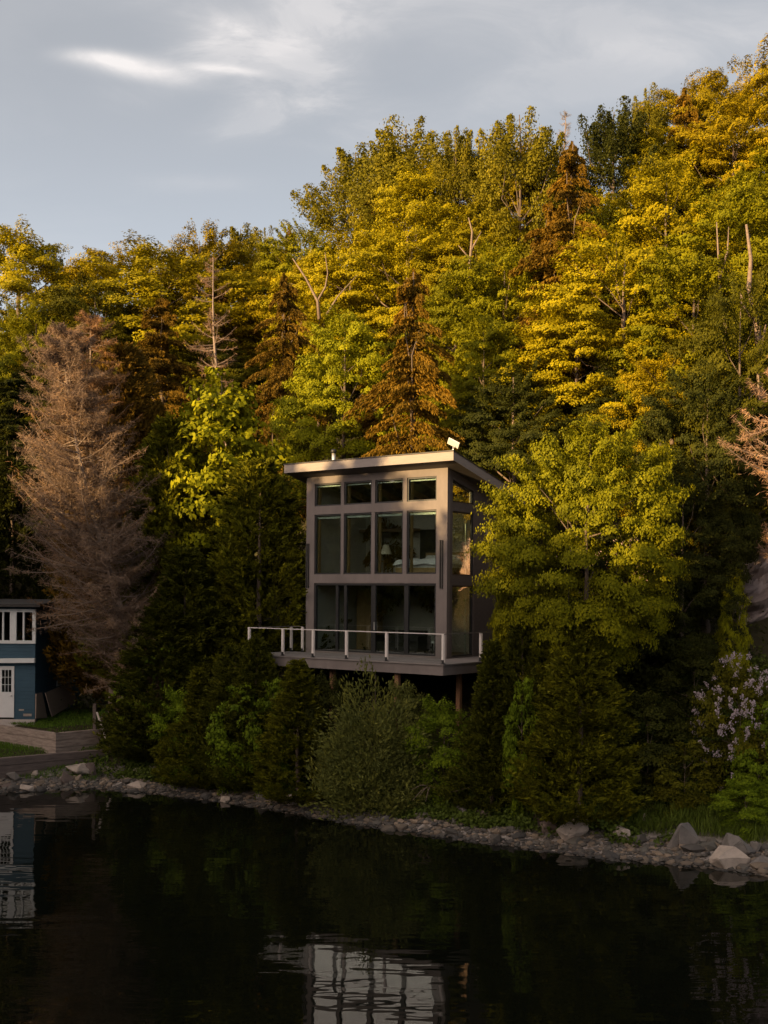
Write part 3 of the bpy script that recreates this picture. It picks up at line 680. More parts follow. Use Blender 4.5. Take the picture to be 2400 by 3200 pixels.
G_ROCK = 'boulders along the shore'
ROCKS = [  # base px x, y, width px, height px, material, label
 (1790, 2624, 98, 62, 'rock_pale', 'large pale faceted boulder on the gravel below the wide shore cedar'),
 (1937, 2628, 74, 40, 'rock_pale', 'low pale boulder with a broken top, next right of the large faceted one'),
 (2135, 2662, 104, 78, 'rock_grey', 'big two toned boulder, pale on its left face and dark on its right'),
 (2306, 2684, 110, 62, 'rock_grey', 'long grey slab sloping behind the brightest boulder'),
 (2288, 2720, 112, 62, 'rock_pale', 'brightest wedge shaped boulder standing at the water edge'),
 (2364, 2668, 34, 34, 'rock_grey', 'small upright grey stone at the right edge behind the dark slab'),
 (2376, 2722, 76, 36, 'rock_grey', 'flat dark slab at the water at the right edge'),
 (1684, 2572, 72, 42, 'rock_brown', 'brownish boulder under the skirt of the wide shore cedar'),
 (1925, 2596, 46, 34, 'rock_grey', 'mid grey stone in the shadow above the low pale boulder'),
 (2021, 2572, 28, 28, 'rock_pale', 'small pale stone at the foot of the grassy bank'),
 (1764, 2578, 38, 36, 'rock_brown', 'brown block behind the large pale faceted boulder'),
 (2030, 2596, 44, 22, 'rock_grey', 'flat grey stone left of the big two toned boulder'),
 (1884, 2560, 30, 14, 'rock_pale', 'thin pale slab lying high on the bank'),
 (1711, 2606, 58, 36, 'rock_brown', 'dark brown stone left of the large pale faceted boulder'),
 (917, 2520, 50, 32, 'rock_pale', 'round whitish boulder at the water below the deck'),
 (822, 2503, 44, 28, 'rock_grey', 'round dark grey stone left of the round whitish boulder'),
 (1017, 2462, 36, 28, 'rock_pale', 'pale triangular stone peeking out under the willow shrub'),
 (1032, 2496, 60, 32, 'rock_grey', 'grey stone below the pale triangular one'),
 (1452, 2564, 48, 40, 'rock_grey', 'rounded grey boulder under the deck corner cedar'),
 (1514, 2574, 54, 38, 'rock_brown', 'rounded brownish boulder right of the grey one under the cedar'),
 (1424, 2576, 24, 20, 'rock_grey', 'small grey stone left of the rounded grey boulder'),
 (1648, 2552, 50, 36, 'rock_grey', 'grey boulder between the deck corner cedar and the tallest cedar'),
 (1204, 2572, 28, 18, 'rock_grey', 'blue grey stone at the water below the willow shrub'),
 (236, 2430, 66, 38, 'rock_pale', 'pale wedge boulder below the end of the lower timber wall'),
 (274, 2430, 44, 40, 'rock_brown', 'brown upright boulder leaning on the pale wedge boulder'),
 (36, 2440, 56, 30, 'rock_grey', 'grey boulder under the lower timber wall at the left edge'),
 (104, 2430, 26, 20, 'rock_pale', 'small pale stone under the lower timber wall'),
 (198, 2452, 56, 36, 'rock_brown', 'broken brown boulder below the pale wedge boulder'),
 (395, 2416, 44, 34, 'rock_grey', 'greyish boulder at the foot of the wooden steps'),
 (424, 2426, 46, 26, 'rock_pale', 'pale squarish boulder right of the steps'),
 (480, 2424, 30, 26, 'rock_grey', 'upright grey block next to the pale squarish boulder'),
 (570, 2446, 56, 38, 'rock_pale', 'pale domed boulder at the foot of the leafy bushes'),
 (583, 2418, 34, 24, 'rock_grey', 'grey stone right behind the pale domed boulder'),
 (422, 2470, 50, 26, 'rock_pale', 'low pink boulder mirrored in the water by the cove'),
 (628, 2446, 22, 26, 'rock_pale', 'small pale pointed stone right of the domed boulder'),
 (80, 2478, 40, 24, 'rock_pale', 'flat topped pale block in the shallows near the left edge'),
 (695, 2470, 40, 24, 'rock_brown', 'brownish stone on the beach between bush and water'),
 (709, 2510, 38, 18, 'rock_pale', 'pale loaf shaped stone in the shallows left of the dark grey stone'),
 (18, 2466, 50, 18, 'rock_brown', 'flat brown stone at the waterline in the left corner of the cove'),
]
for i, (px, py, wp, hp, mt, lab) in enumerate(ROCKS):
    p = onterrain(px, py); sc = p.y / F; sx = 1.15 * wp * sc; sz = 1.18 * hp * sc
    me = rock_mesh('boulder', sx * 1.05, sx * .8, sz * 1.05, 300 + i, M[mt])
    o = link('boulder', me); o.location = (p.x, p.y + sx * .3, max(p.z, -.02) - sz * .06); o.rotation_euler = (0, 0, random.uniform(-.3, .3))
    tag(o, lab, 'boulder', G_ROCK)

def scatter_stones(name, n, seed, s0, s1, size, mat):
    r = np.random.default_rng(seed)
    t = (1 + 5 ** .5) / 2
    base = np.array([(-1, t, 0), (1, t, 0), (-1, -t, 0), (1, -t, 0), (0, -1, t), (0, 1, t), (0, -1, -t), (0, 1, -t), (t, 0, -1), (t, 0, 1), (-t, 0, -1), (-t, 0, 1)]) / 1.9
    fcs = np.array([(0, 11, 5), (0, 5, 1), (0, 1, 7), (0, 7, 10), (0, 10, 11), (1, 5, 9), (5, 11, 4), (11, 10, 2), (10, 7, 6), (7, 1, 8), (3, 9, 4), (3, 4, 2), (3, 2, 6), (3, 6, 8), (3, 8, 9), (4, 9, 5), (2, 4, 11), (6, 2, 10), (8, 6, 7), (9, 8, 1)])
    X = r.uniform(-16, 13.5, n); s = s0 + (s1 - s0) * r.beta(1.3, 1.8, n); Y = np.interp(X, SHX, SHY) + s / .88
    Z = hgt(X, Y); sz = size * np.exp(np.clip(r.normal(-.1, .62, n), -1.2, 1.05))
    V = base[None] * (1 + r.normal(0, .16, (n, 12, 1))) * np.stack([sz * r.uniform(.8, 1.5, n), sz * r.uniform(.7, 1.2, n), sz * r.uniform(.4, .75, n)], -1)[:, None, :]
    a = r.uniform(0, 6.28, n); c_, s_ = np.cos(a)[:, None], np.sin(a)[:, None]
    V = np.stack([V[..., 0] * c_ - V[..., 1] * s_, V[..., 0] * s_ + V[..., 1] * c_, V[..., 2]], -1) + np.stack([X, Y, Z + sz * .15], -1)[:, None, :]
    Fc = (fcs[None] + 12 * np.arange(n)[:, None, None]).reshape(-1, 3)
    me = bpy.data.meshes.new(name); me.from_pydata(V.reshape(-1, 3).tolist(), [], Fc.tolist())
    at_ = me.attributes.new('tint', 'FLOAT', 'POINT'); at_.data.foreach_set('value', np.repeat(r.random(n), 12).astype(np.float32))
    return link(name, me, None, mat)

def gravel_mat():
    m, nt, out = newmat('shore_gravel'); a = N(nt, 'ShaderNodeAttribute', attribute_name='tint')
    rp = N(nt, 'ShaderNodeValToRGB'); cr = rp.color_ramp; cr.elements[0].color = (.075, .066, .060, 1); cr.elements[1].color = (.40, .29, .20, 1)
    e = cr.elements.new(.45); e.color = (.145, .118, .095, 1); e = cr.elements.new(.75); e.color = (.225, .165, .115, 1); e = cr.elements.new(.6); e.color = (.155, .14, .118, 1)
    nt.links.new(a.outputs['Fac'], rp.inputs[0])
    b = N(nt, 'ShaderNodeBsdfPrincipled', Roughness=.8); tc = N(nt, 'ShaderNodeTexCoord'); sp = N(nt, 'ShaderNodeSeparateXYZ'); nt.links.new(tc.outputs['Object'], sp.inputs[0])
    wet = N(nt, 'ShaderNodeMapRange'); wet.inputs[1].default_value = .02; wet.inputs[2].default_value = .12; wet.inputs[3].default_value = .22; wet.inputs[4].default_value = .46; nt.links.new(sp.outputs[2], wet.inputs[0])
    vm = N(nt, 'ShaderNodeVectorMath', operation='SCALE'); nt.links.new(rp.outputs[0], vm.inputs[0]); nt.links.new(wet.outputs[0], vm.inputs['Scale'])
    nt.links.new(vm.outputs[0], b.inputs['Base Color']); nt.links.new(b.outputs[0], out.inputs[0]); return m
M['gravel'] = gravel_mat()
g = scatter_stones('gravel', 11000, 5, -.35, 1.75, .045, M['gravel']); tag(g, 'grey and tan beach gravel along the waterline', 'gravel', kind='stuff')
g2 = scatter_stones('cobbles', 420, 6, -.3, 2.3, .10, M['gravel']); tag(g2, 'larger loose cobbles strewn over the gravel beach', 'cobbles', kind='stuff')

def bank_plants(name, n, seed, xr, sr, hh, per, col, kind='blade', dens=None):
    cr = Crown(seed); r = cr.r
    X = r.uniform(*xr, n); s = r.uniform(*sr, n); Y = np.interp(X, SHX, SHY) + s / .88
    if dens is not None:
        k = r.random(n) < dens(X, s); X, Y = X[k], Y[k]
    Z = hgt(X, Y); n = len(X); h = hh * np.exp(r.normal(0, .35, n))
    for _ in range(per):
        q = r.random(n)
        P = np.stack([X, Y, Z], -1) + np.stack([r.normal(0, .13, n), r.normal(0, .13, n), h * (q if kind == 'leaf' else .45)], -1)
        if kind == 'leaf': cr.leaves(P, np.stack([r.normal(0, .7, n), r.normal(-.3, .7, n), np.full(n, .7)], -1), .07, .6, .5)
        else: cr.blades(P, np.stack([r.normal(0, .32, n), r.normal(0, .32, n), np.ones(n)], -1), 1.0 * hh, .022, .5)
    o = link(name, cr.mesh(name, M['grass'])); o.color = (*col, 1); return o
nearbank = lambda X, s: np.where(np.sin(X * 1.9 + 1) + np.sin(X * .7) > -.2, 1, .15)
o = bank_plants('grass', 2600, 11, (5.6, 12.8), (1.9, 6.5), .50, 10, (.075, .105, .016)); tag(o, 'long grass on the bank above the pale boulders', 'grass', kind='stuff')
o = bank_plants('undergrowth', 3000, 12, (6.8, 13.5), (3.3, 9.0), .5, 10, (.055, .075, .013), 'leaf'); tag(o, 'leafy weeds covering the right bank', 'undergrowth', kind='stuff')
o = bank_plants('weeds', 4200, 13, (-12, 8.5), (.95, 2.8), .24, 12, (.060, .085, .014), 'leaf', nearbank); tag(o, 'low green weeds between the gravel and the shrubs', 'weeds', kind='stuff')
o = bank_plants('ferns', 9000, 14, (-26, 26), (6.5, 40), .6, 7, (.05, .06, .012), 'leaf'); tag(o, 'dark undergrowth on the forest floor', 'undergrowth', kind='stuff')
# lawn blades of the blue house yard
cr = Crown(17); r = cr.r; n = 26000; X = r.uniform(-18, -10.9, n); Y = r.uniform(41.3, 50, n); Z = hgt(X, Y); ok = Z < 2.1; X, Y, Z = X[ok], Y[ok], Z[ok]
cr.blades(np.stack([X, Y, Z + .10], -1), np.stack([r.normal(0, .4, len(X)), r.normal(0, .4, len(X)), np.ones(len(X))], -1), .13, .02, .5)
o = link('lawn', cr.mesh('lawn', M['grass'])); o.color = (.075, .135, .016, 1); tag(o, 'mown green lawn in front of the blue house', 'lawn', kind='stuff')

# dry branches under the willow shrub
b0 = at(1345, 2455, 35.0); t = thing('fallen_branch', 'dry bare branches lying under the dark leafy bush', 'branch', b0); mb = MB(b0)
for (x, y) in ((1290, 2500), (1285, 2468), (1330, 2505), (1375, 2490), (1310, 2490)):
    e = at(x, y, 34.6); mb.tube([b0, (b0 + e) / 2 + Vector((0, 0, .08)), e], [.022, .014, .006], 5)
mb.build('branch', M['birch'], t)

# ------------------------------------------------------------------ the modern house
P0 = Vector((1.944, 35.4, 0)); RZ = math.atan2(-.584, .812); MH = Matrix.Translation(P0) @ Matrix.Rotation(RZ, 4, 'Z')
def hthing(name, label, cat, base, group=None): return thing(name, label, cat, MH @ Vector(base), RZ, group)

HB = (-4.7, 4.5, 4.75)
house = hthing('modern_house', 'tall taupe modern house with shed roof and black framed windows', 'house', HB)
US = [-7.95, -7.55, -6.26, -6.12, -4.83, -4.67, -3.41, -3.24, -1.96, -1.50]; ZS = [4.75, 5.14, 7.73, 8.07, 10.36, 10.68, 11.55, 11.90]
fs = lambda i, j: (i in (0, 8)) if j == 1 else (i % 2 == 0 if j in (3, 5) else True)
MB(HB).grid_wall(US, ZS, fs, 2.55, 2.74).build('wall', M['taupe'], house)
SU = [2.742, 2.90, 4.36, 6.40]; SZ = [4.75, 5.12, 7.66, 8.02, 10.31, 10.63, 11.43, 11.86]
def szf(k, u): return 11.43 - .212 * (u - 2.88) if k == 6 else 11.90 - .23 * (u - 2.55) if k == 7 else SZ[k]
ss = lambda i, j: not (i == 1 and j in (1, 3, 5))
MB(HB).grid_wall(SU, SZ, ss, -1.67, -1.503, 'y', szf).build('wall', M['shadeside'], house)
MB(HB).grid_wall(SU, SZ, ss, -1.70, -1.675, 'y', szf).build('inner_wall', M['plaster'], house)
MB(HB).grid_wall([2.742, 6.40], [4.75, 11.9], lambda i, j: True, -7.947, -7.80, 'y', lambda k, u: 4.75 if k == 0 else 11.90 - .23 * (u - 2.55)).build('wall', M['shadeside'], house)
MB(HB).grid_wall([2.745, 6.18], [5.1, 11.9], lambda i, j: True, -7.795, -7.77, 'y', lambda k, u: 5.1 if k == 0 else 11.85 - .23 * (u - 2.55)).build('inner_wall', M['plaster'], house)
MB(HB).box(-7.798, -1.672, 6.22, 6.40, 4.75, 11.0).build('wall', M['shadeside'], house)
MB(HB).box(-7.765, -1.705, 6.17, 6.215, 5.1, 10.98).build('inner_wall', M['plaster'], house)
MB(HB).box(-7.765, -1.705, 2.76, 6.165, 4.8, 5.10).build('floor', M['floorwood'], house)
MB(HB).box(-7.765, -1.705, 2.95, 6.165, 7.78, 8.02).build('loft_floor', M['floorwood'], house)
# dark doorway and shelf on the loft's back wall, roof beams
MB(HB).box(-5.05, -4.25, 6.12, 6.165, 8.02, 9.9).build('inner_door', M['dark'], house)
MB(HB).box(-7.7, -5.05, 5.6, 6.16, 9.82, 9.95).box(-4.30, -4.18, 6.05, 6.165, 9.75, 10.1).build('shelf', M['floorwood'], house)
for x in (-6.9, -5.6, -4.3, -3.0): MB(HB).beam((x, 2.76, 11.62), (x, 6.16, 11.62 - .23 * 3.4), .12, .22).build('roof_beam', M['floorwood'], house)

def window(x0, x1, z0, z1, blind=True):
    f = MB(HB); b = .055
    f.box(x0, x0 + b, 2.585, 2.67, z0, z1).box(x1 - b, x1, 2.585, 2.67, z0, z1).box(x0 + b, x1 - b, 2.586, 2.669, z0, z0 + b).box(x0 + b, x1 - b, 2.586, 2.669, z1 - b, z1)
    w_ = f.build('window', M['black'], house)
    MB(HB).box(x0 + b, x1 - b, 2.62, 2.628, z0 + b, z1 - b).build('pane', M['glass'], w_)
    MB(HB).box(x0 + .02, x0 + .085, 2.745, 2.86, z0, z1).build('jamb', M['jamb'], w_)
    h = .075 if z1 < 11 else .045
    MB(HB).box(x0 + b, x1 - b - .01, 2.672, 2.735, z1 - b - .03 - h, z1 - b - .03).build('blind', M['blind'], w_)
for i in (1, 3, 5, 7):
    window(US[i], US[i + 1], 8.07, 10.36); window(US[i], US[i + 1], 10.68, 11.55)

def sidewindow(z0, z1, slope=False):
    zt = lambda u: 11.43 - .212 * (u - 2.88) if slope else z1
    f = MB(HB); b = .05; y0, y1 = 2.90, 4.36; X0, X1 = -1.62, -1.53
    def bar(ya, yb, za, zb, zc, zd): f.slab([(X0, ya, za), (X0, yb, zb), (X0, yb, zc), (X0, ya, zd)], (X1 - X0, 0, 0))
    bar(y0, y0 + b, z0, z0, zt(y0 + b), zt(y0)); bar(y1 - b, y1, z0, z0, zt(y1), zt(y1 - b))
    bar(y0 + b, y1 - b, z0, z0, z0 + b, z0 + b); bar(y0 + b, y1 - b, zt(y0 + b) - b, zt(y1 - b) - b, zt(y1 - b), zt(y0 + b))
    w_ = f.build('window', M['black'], house)
    MB(HB).slab([(-1.585, y0 + b, z0 + b), (-1.585, y1 - b, z0 + b), (-1.585, y1 - b, zt(y1 - b) - b), (-1.585, y0 + b, zt(y0 + b) - b)], (.008, 0, 0)).build('pane', M['sideglass'], w_)
    if not slope: MB(HB).box(-1.74, -1.71, y1 - .22, y1 - .15, z0, z1).build('jamb', M['blind'], w_)
sidewindow(5.12, 7.66); sidewindow(8.02, 10.31); sidewindow(10.63, 11.43, True)

f = MB(HB); x0, x1, z0, z1 = -7.55, -1.96, 5.14, 7.73
f.box(x0, x1, 2.58, 2.70, z0, z0 + .06).box(x0, x1, 2.58, 2.70, z1 - .08, z1).box(x0, x0 + .07, 2.581, 2.699, z0 + .06, z1 - .08).box(x1 - .07, x1, 2.581, 2.699, z0 + .06, z1 - .08)
MU = [(-6.52, -6.40), (-6.12, -6.0), (-4.85, -4.65), (-3.36, -3.18)]
for a, b in MU: f.box(a, b, 2.60, 2.69, z0 + .06, z1 - .08)
sd = f.build('sliding_door', M['black'], house)
ed = [x0 + .07] + [v for m_ in MU for v in m_] + [x1 - .07]
for k in range(0, len(ed), 2): MB(HB).box(ed[k], ed[k + 1], 2.64, 2.648, z0 + .06, z1 - .08).build('pane', M['glass'], sd)
MB(HB).box(-4.69, -4.66, 2.55, 2.60, 6.0, 6.3).build('handle', M['steel'], sd)

for x in (-1.73, -7.86):
    MB(HB).box(x - .06, x - .025, 2.49, 2.546, 7.55, 9.26).box(x + .025, x + .06, 2.49, 2.546, 7.55, 9.26).build('wall_light', M['dark'], house)
MB(HB).box(-1.50, -1.38, 5.2, 5.5, 9.55, 9.80).build('wall_vent', M['fascia'], house)

RB = lambda y: 12.30 - .23 * (y - 1.85)
X0, X1, Y0, Y1 = -8.50, -.83, 1.85, 7.0
rf = MB(HB).slab([(X0 - .02, Y0 - .03, RB(Y0 - .03)), (X1 + .02, Y0 - .03, RB(Y0 - .03)), (X1 + .02, Y1, RB(Y1)), (X0 - .02, Y1, RB(Y1))], (0, 0, -.035)).build('roof', M['roof'], house)
MB(HB).slab([(X0, Y0, RB(Y0) - .345), (X1, Y0, RB(Y0) - .345), (X1, Y0, RB(Y0) - .038), (X0, Y0, RB(Y0) - .038)], (0, .03, 0)).build('fascia', M['fascia'], rf)
for x, d in ((X1, -.03), (X0, .03)):
    MB(HB).slab([(x, Y0 + .032, RB(Y0) - .345), (x, Y1, RB(Y1) - .345), (x, Y1, RB(Y1) - .038), (x, Y0 + .032, RB(Y0) - .038)], (d, 0, 0)).build('fascia', M['fascia'], rf)
MB(HB).slab([(X0 + .032, Y0 + .032, RB(Y0) - .335), (X1 - .032, Y0 + .032, RB(Y0) - .335), (X1 - .032, Y1 - .01, RB(Y1) - .335), (X0 + .032, Y1 - .01, RB(Y1) - .335)], (0, 0, .06)).build('soffit', M['soffit'], rf)
vp = MB(HB).tube([(-6.75, 2.7, 12.0), (-6.75, 2.7, 12.72)], [.075, .075], 12).build('vent_pipe', M['steel'], house)
MB(HB).tube([(-6.75, 2.7, 12.70), (-6.75, 2.7, 12.80), (-6.75, 2.7, 12.85)], [.115, .115, .06], 12).build('vent_cap', M['black'], vp)

db = (-.95, 2.02, 12.24); dish = hthing('satellite_dish', 'small white flat dish on a short mast at the roof corner', 'satellite dish', db)
MB(db).tube([(-.95, 2.02, 12.2), (-.95, 2.02, 12.48)], [.018, .018], 8).build('mast', M['steel'], dish)
q = Matrix.Translation((-.95, 2.02, 12.56)) @ Matrix.Rotation(math.radians(25), 4, 'Z') @ Matrix.Rotation(math.radians(28), 4, 'Y') @ Matrix.Rotation(math.radians(-38), 4, 'X')
MB(db).slab([q @ Vector(p) for p in ((-.21, -.14, 0), (.21, -.14, 0), (.21, .14, 0), (-.21, .14, 0))], q.to_3x3() @ Vector((0, 0, .04))).build('panel', M['white'], dish)

# things seen through the glass
bb = (-3.3, 4.4, 8.02); bed = hthing('bed', 'bed with rumpled white bedding behind the upper right window', 'bed', bb)
MB(bb).box(-4.35, -2.35, 3.45, 5.5, 8.05, 8.32).build('bed_frame', M['oak'], bed)
MB(bb).box(-4.30, -2.40, 3.5, 5.45, 8.32, 8.56).build('mattress', M['linen'], bed)
me = bpy.data.meshes.new('duvet'); o = MB(bb)
xs_, ys_ = np.linspace(-4.45, -2.3, 22), np.linspace(3.38, 4.95, 18); vs = []; fsx = []
for yy in ys_:
    for xx in xs_:
        ed_ = min(xx + 4.45, -2.3 - xx, yy - 3.38); vs.append((xx, yy, 8.44 + .20 * float(smooth(ed_ / .14)) + .035 * math.sin(xx * 7 + yy * 4) * math.sin(yy * 9)))
for j in range(17):
    for i in range(21): fsx.append((j * 22 + i, j * 22 + i + 1, j * 22 + 23 + i, j * 22 + 22 + i))
o.add(vs, fsx, True).build('duvet', M['linen'], bed)
for x in (-3.85, -2.9): MB(bb).tube([(x - .3, 5.2, 8.68), (x - .22, 5.2, 8.70), (x + .22, 5.2, 8.70), (x + .3, 5.2, 8.68)], [.06, .14, .14, .06], 10).build('pillow', M['linen'], bed)
MB(bb).box(-4.38, -2.32, 5.52, 5.60, 8.05, 8.95).build('headboard', M['oak'], bed)
lb = (-5.9, 5.0, 8.02); st = hthing('nightstand', 'slim pine stand under the lit looking lamp shade', 'table', lb)
MB(lb).box(-6.15, -5.65, 4.8, 5.2, 8.60, 8.64).build('table_top', M['oak'], st)
for dx in (-.2, .2):
    for dy in (-.15, .15): MB(lb).box(-5.9 + dx - .025, -5.9 + dx + .025, 5 + dy - .025, 5 + dy + .025, 8.02, 8.60).build('leg', M['oak'], st)
lp = (-5.9, 5.0, 8.64); lamp = hthing('table_lamp', 'table lamp with cream cone shade behind the third upper window', 'lamp', lp)
MB(lp).tube([(-5.9, 5, 8.64), (-5.9, 5, 8.67), (-5.9, 5, 8.70), (-5.9, 5, 8.95)], [.09, .09, .02, .02], 10).build('lamp_base', M['steel'], lamp)
MB(lp).tube([(-5.9, 5, 8.90), (-5.9, 5, 9.28)], [.24, .10], 14, cap=False).build('lamp_shade', M['lampshade'], lamp)
wb = (-6.85, 5.1, 5.1); wr = hthing('wardrobe', 'tall honey coloured wood cupboard inside the ground floor', 'cupboard', wb)
MB(wb).box(-7.3, -6.4, 4.95, 5.5, 5.12, 7.5).build('cabinet_body', M['oak'], wr)
for x in (-7.28, -6.84): MB(wb).box(x, x + .42, 4.925, 4.948, 5.2, 7.45).build('door', M['oak'], wr)
sb = (-4.6, 4.2, 5.1); so = hthing('sofa', 'low dark sofa behind the sliding door', 'sofa', sb)
MB(sb).box(-5.5, -3.7, 3.85, 4.65, 5.2, 5.5).build('seat', M['dark'], so); MB(sb).box(-5.5, -3.7, 4.5, 4.7, 5.5, 5.95).build('backrest', M['dark'], so)
for x in (-5.62, -3.70): MB(sb).box(x, x + .12, 3.85, 4.7, 5.2, 5.75).build('armrest', M['dark'], so)
for x in (-5.5, -3.78):
    for y in (3.9, 4.55): MB(sb).box(x, x + .06, y, y + .06, 5.1, 5.2).build('leg', M['black'], so)
cb = (-3.0, 4.6, 5.1); ch = hthing('chair', 'pale high backed chair at the right end of the sliding door', 'chair', cb)
MB(cb).box(-3.3, -2.8, 4.3, 4.8, 5.5, 5.58).build('seat', M['linen'], ch); MB(cb).slab([(-3.3, 4.78, 5.6), (-2.8, 4.78, 5.6), (-2.84, 4.9, 6.55), (-3.26, 4.9, 6.55)], (0, .04, 0)).build('backrest', M['linen'], ch)
for x in (-3.28, -2.86):
    for y in (4.32, 4.74): MB(cb).box(x, x + .04, y, y + .04, 5.1, 5.5).build('leg', M['black'], ch)

# ------------------------------------------------------------------ deck with railing
ZD = 5.07; DB = (-4.6, 1.2, 4.7)
deck = hthing('deck', 'grey raised deck with white posted railing in front of the modern house', 'deck', DB)
poly = [(-8.70, -.04), (.04, -.04), (.34, 4.6), (-1.497, 4.6), (-1.497, 2.545), (-8.70, 2.545)]
MB(DB).prism(poly, ZD - .04, ZD).build('deck_floor', M['deck'], deck)
MB(DB).box(-8.66, -.03, 0, .045, ZD - .37, ZD - .042).build('fascia', M['taupe'], deck)
MB(DB).slab([(0, 0, ZD - .37), (.3, 4.58, ZD - .37), (.3, 4.58, ZD - .042), (0, 0, ZD - .042)], (-.04, 0, 0)).build('fascia', M['taupe'], deck)
MB(DB).box(-8.665, -8.62, .05, 2.54, ZD - .37, ZD - .042).build('fascia', M['taupe'], deck)
for y in (.7, 2.2): MB(DB).box(-8.6, -.1, y - .04, y + .04, ZD - .30, ZD - .045).build('beam', M['timber'], deck)
for (a, b) in ((5.06, .60), (2.02, .30), (.38, 1.6), (8.2, .7)):
    p = MH @ Vector((-a, b, 0)); zb = hz(p.x, p.y) - .3
    MB(DB).box(-a - .075, -a + .075, b - .075, b + .075, zb, ZD - .31).build('support_post', M['timber'], deck)
def rpost(x, y):
    p = MB(DB).box(x - .04, x + .04, y - .03, y + .03, ZD + .14, ZD + .965).box(x + .055, x + .07, y - .02, y + .02, ZD + .06, ZD + .95).build('railing_post', M['post'], deck)
    MB(DB).box(x - .043, x + .043, y - .028, y + .028, ZD, ZD + .139).box(x - .07, x + .08, y - .05, y + .05, ZD, ZD + .015).build('base_bracket', M['black'], p)
RP = [(-8.60, .06), (-6.95, .06), (-5.53, .06), (-4.03, .06), (-2.32, .06), (-.05, .06)]
RS = [(-8.60, 2.45), (-8.03, 2.45), (.10, 2.2), (.26, 4.5)]
for x, y in RP + RS: rpost(x, y)
MB(DB).box(-8.65, .0, .03, .095, ZD + .966, ZD + .992).build('top_rail', M['post'], deck)
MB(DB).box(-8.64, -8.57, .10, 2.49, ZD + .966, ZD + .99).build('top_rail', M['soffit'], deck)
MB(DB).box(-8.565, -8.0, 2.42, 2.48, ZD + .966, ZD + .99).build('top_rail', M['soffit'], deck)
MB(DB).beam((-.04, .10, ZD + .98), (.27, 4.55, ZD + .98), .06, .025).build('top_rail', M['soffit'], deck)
for k in range(len(RP) - 1): MB(DB).box(RP[k][0] + .09, RP[k + 1][0] - .07, .056, .066, ZD + .08, ZD + .93).build('glass_panel', M['railglass'], deck)

# ------------------------------------------------------------------ the blue house and its yard
BX, BY, BZ = -14.70, 45.92, 1.72
bh = thing('blue_house', 'blue clapboard house with white door and grey trim at the left edge', 'house', (BX - 3, BY + 4, BZ)); bo = (BX - 3, BY + 4, BZ)
def zpx(y, x=60): return at(x, y, BY).z
fx = lambda px, y=2100: at(px, y, BY).x
XL = BX - 6.0; zt = 6.72; dx0, dx1, dz0, dz1 = fx(-30), fx(45), BZ + .28, zpx(2082)
ux = [XL, dx0, dx1, BX]; 
wx0, wx1, wz0, wz1 = fx(-90, 1950), fx(110, 1950), zpx(2011), zpx(1903)
MB(bo).grid_wall([XL, wx0, dx0, dx1, BX - .001], [BZ + .2, dz1, wz0 + .05, wz1 - .05, zt], lambda i, j: not (j == 0 and i == 2) and not (j == 2 and i >= 1 and i < 4), BY, BY + .15).build('wall', M['blue'], bh)
sy0, sy1, sz0, sz1 = 48.95, 52.2, 3.06, 3.92
MB(bo).grid_wall([BY + .152, sy0, sy1, BY + 6.8], [BZ - .3, sz0, sz1, zt], lambda i, j: not (i == 1 and j == 1), BX - .15, BX, 'y').build('wall', M['blue'], bh)
MB(bo).box(XL, BX - .152, BY + 6.65, BY + 6.8, BZ - .3, zt).box(XL, XL + .15, BY + .152, BY + 6.64, BZ - .3, zt).build('wall', M['blue'], bh)
MB(bo).box(XL, BX + .01, BY - .03, BY + .14, BZ - .4, BZ + .199).build('foundation', M['concrete'], bh)
MB(bo).box(XL, BX - .16, BY + .16, BY + 6.6, BZ - .2, BZ + .1).build('floor', M['dark'], bh)
MB(bo).box(XL + .2, BX - .2, BY + 2.4, BY + 2.5, BZ + .1, zt - .1).build('inner_wall', M['dark'], bh)
# roof
MB(bo).slab([(XL - .4, BY - .35, zt - .05), (BX + .3, BY - .35, zt - .05), (BX + .3, BY + 4, zt + .12), (XL - .4, BY + 4, zt + .12)], (0, 0, .12)).slab([(XL - .4, BY + 4.01, zt + .12), (BX + .3, BY + 4.01, zt + .12), (BX + .3, BY + 7.1, zt - .05), (XL - .4, BY + 7.1, zt - .05)], (0, 0, .12)).build('roof', M['roof'], bh)
# sloping grey eave board above the door
MB(bo).slab([(XL, BY - .20, zpx(2076)), (BX + .03, BY - .20, zpx(2070)), (BX + .03, BY - .20, zpx(2056)), (XL, BY - .20, zpx(2066) + .02)], (0, .198, 0)).build('eave_board', M['greytrim'], bh)
# upper window band
wf = MB(bo); t_ = .10
wf.box(wx0, BX + .02, BY - .05, BY + .06, wz0, wz0 + .13).box(wx0, BX + .02, BY - .05, BY + .06, wz1 - .13, wz1)
for a, b in ((fx(-92, 1950), fx(-86, 1950)), (fx(8, 1950), fx(13, 1950)), (fx(32, 1950), fx(52, 1950)), (fx(72, 1950), fx(77, 1950)), (fx(102, 1950), BX + .018)): wf.box(a, b, BY - .045, BY + .055, wz0 + .13, wz1 - .13)
wn = wf.build('window', M['greytrim'], bh)
MB(bo).box(wx0, BX - .02, BY + .02, BY + .028, wz0 + .12, wz1 - .12).build('pane', M['oldglass'], wn)
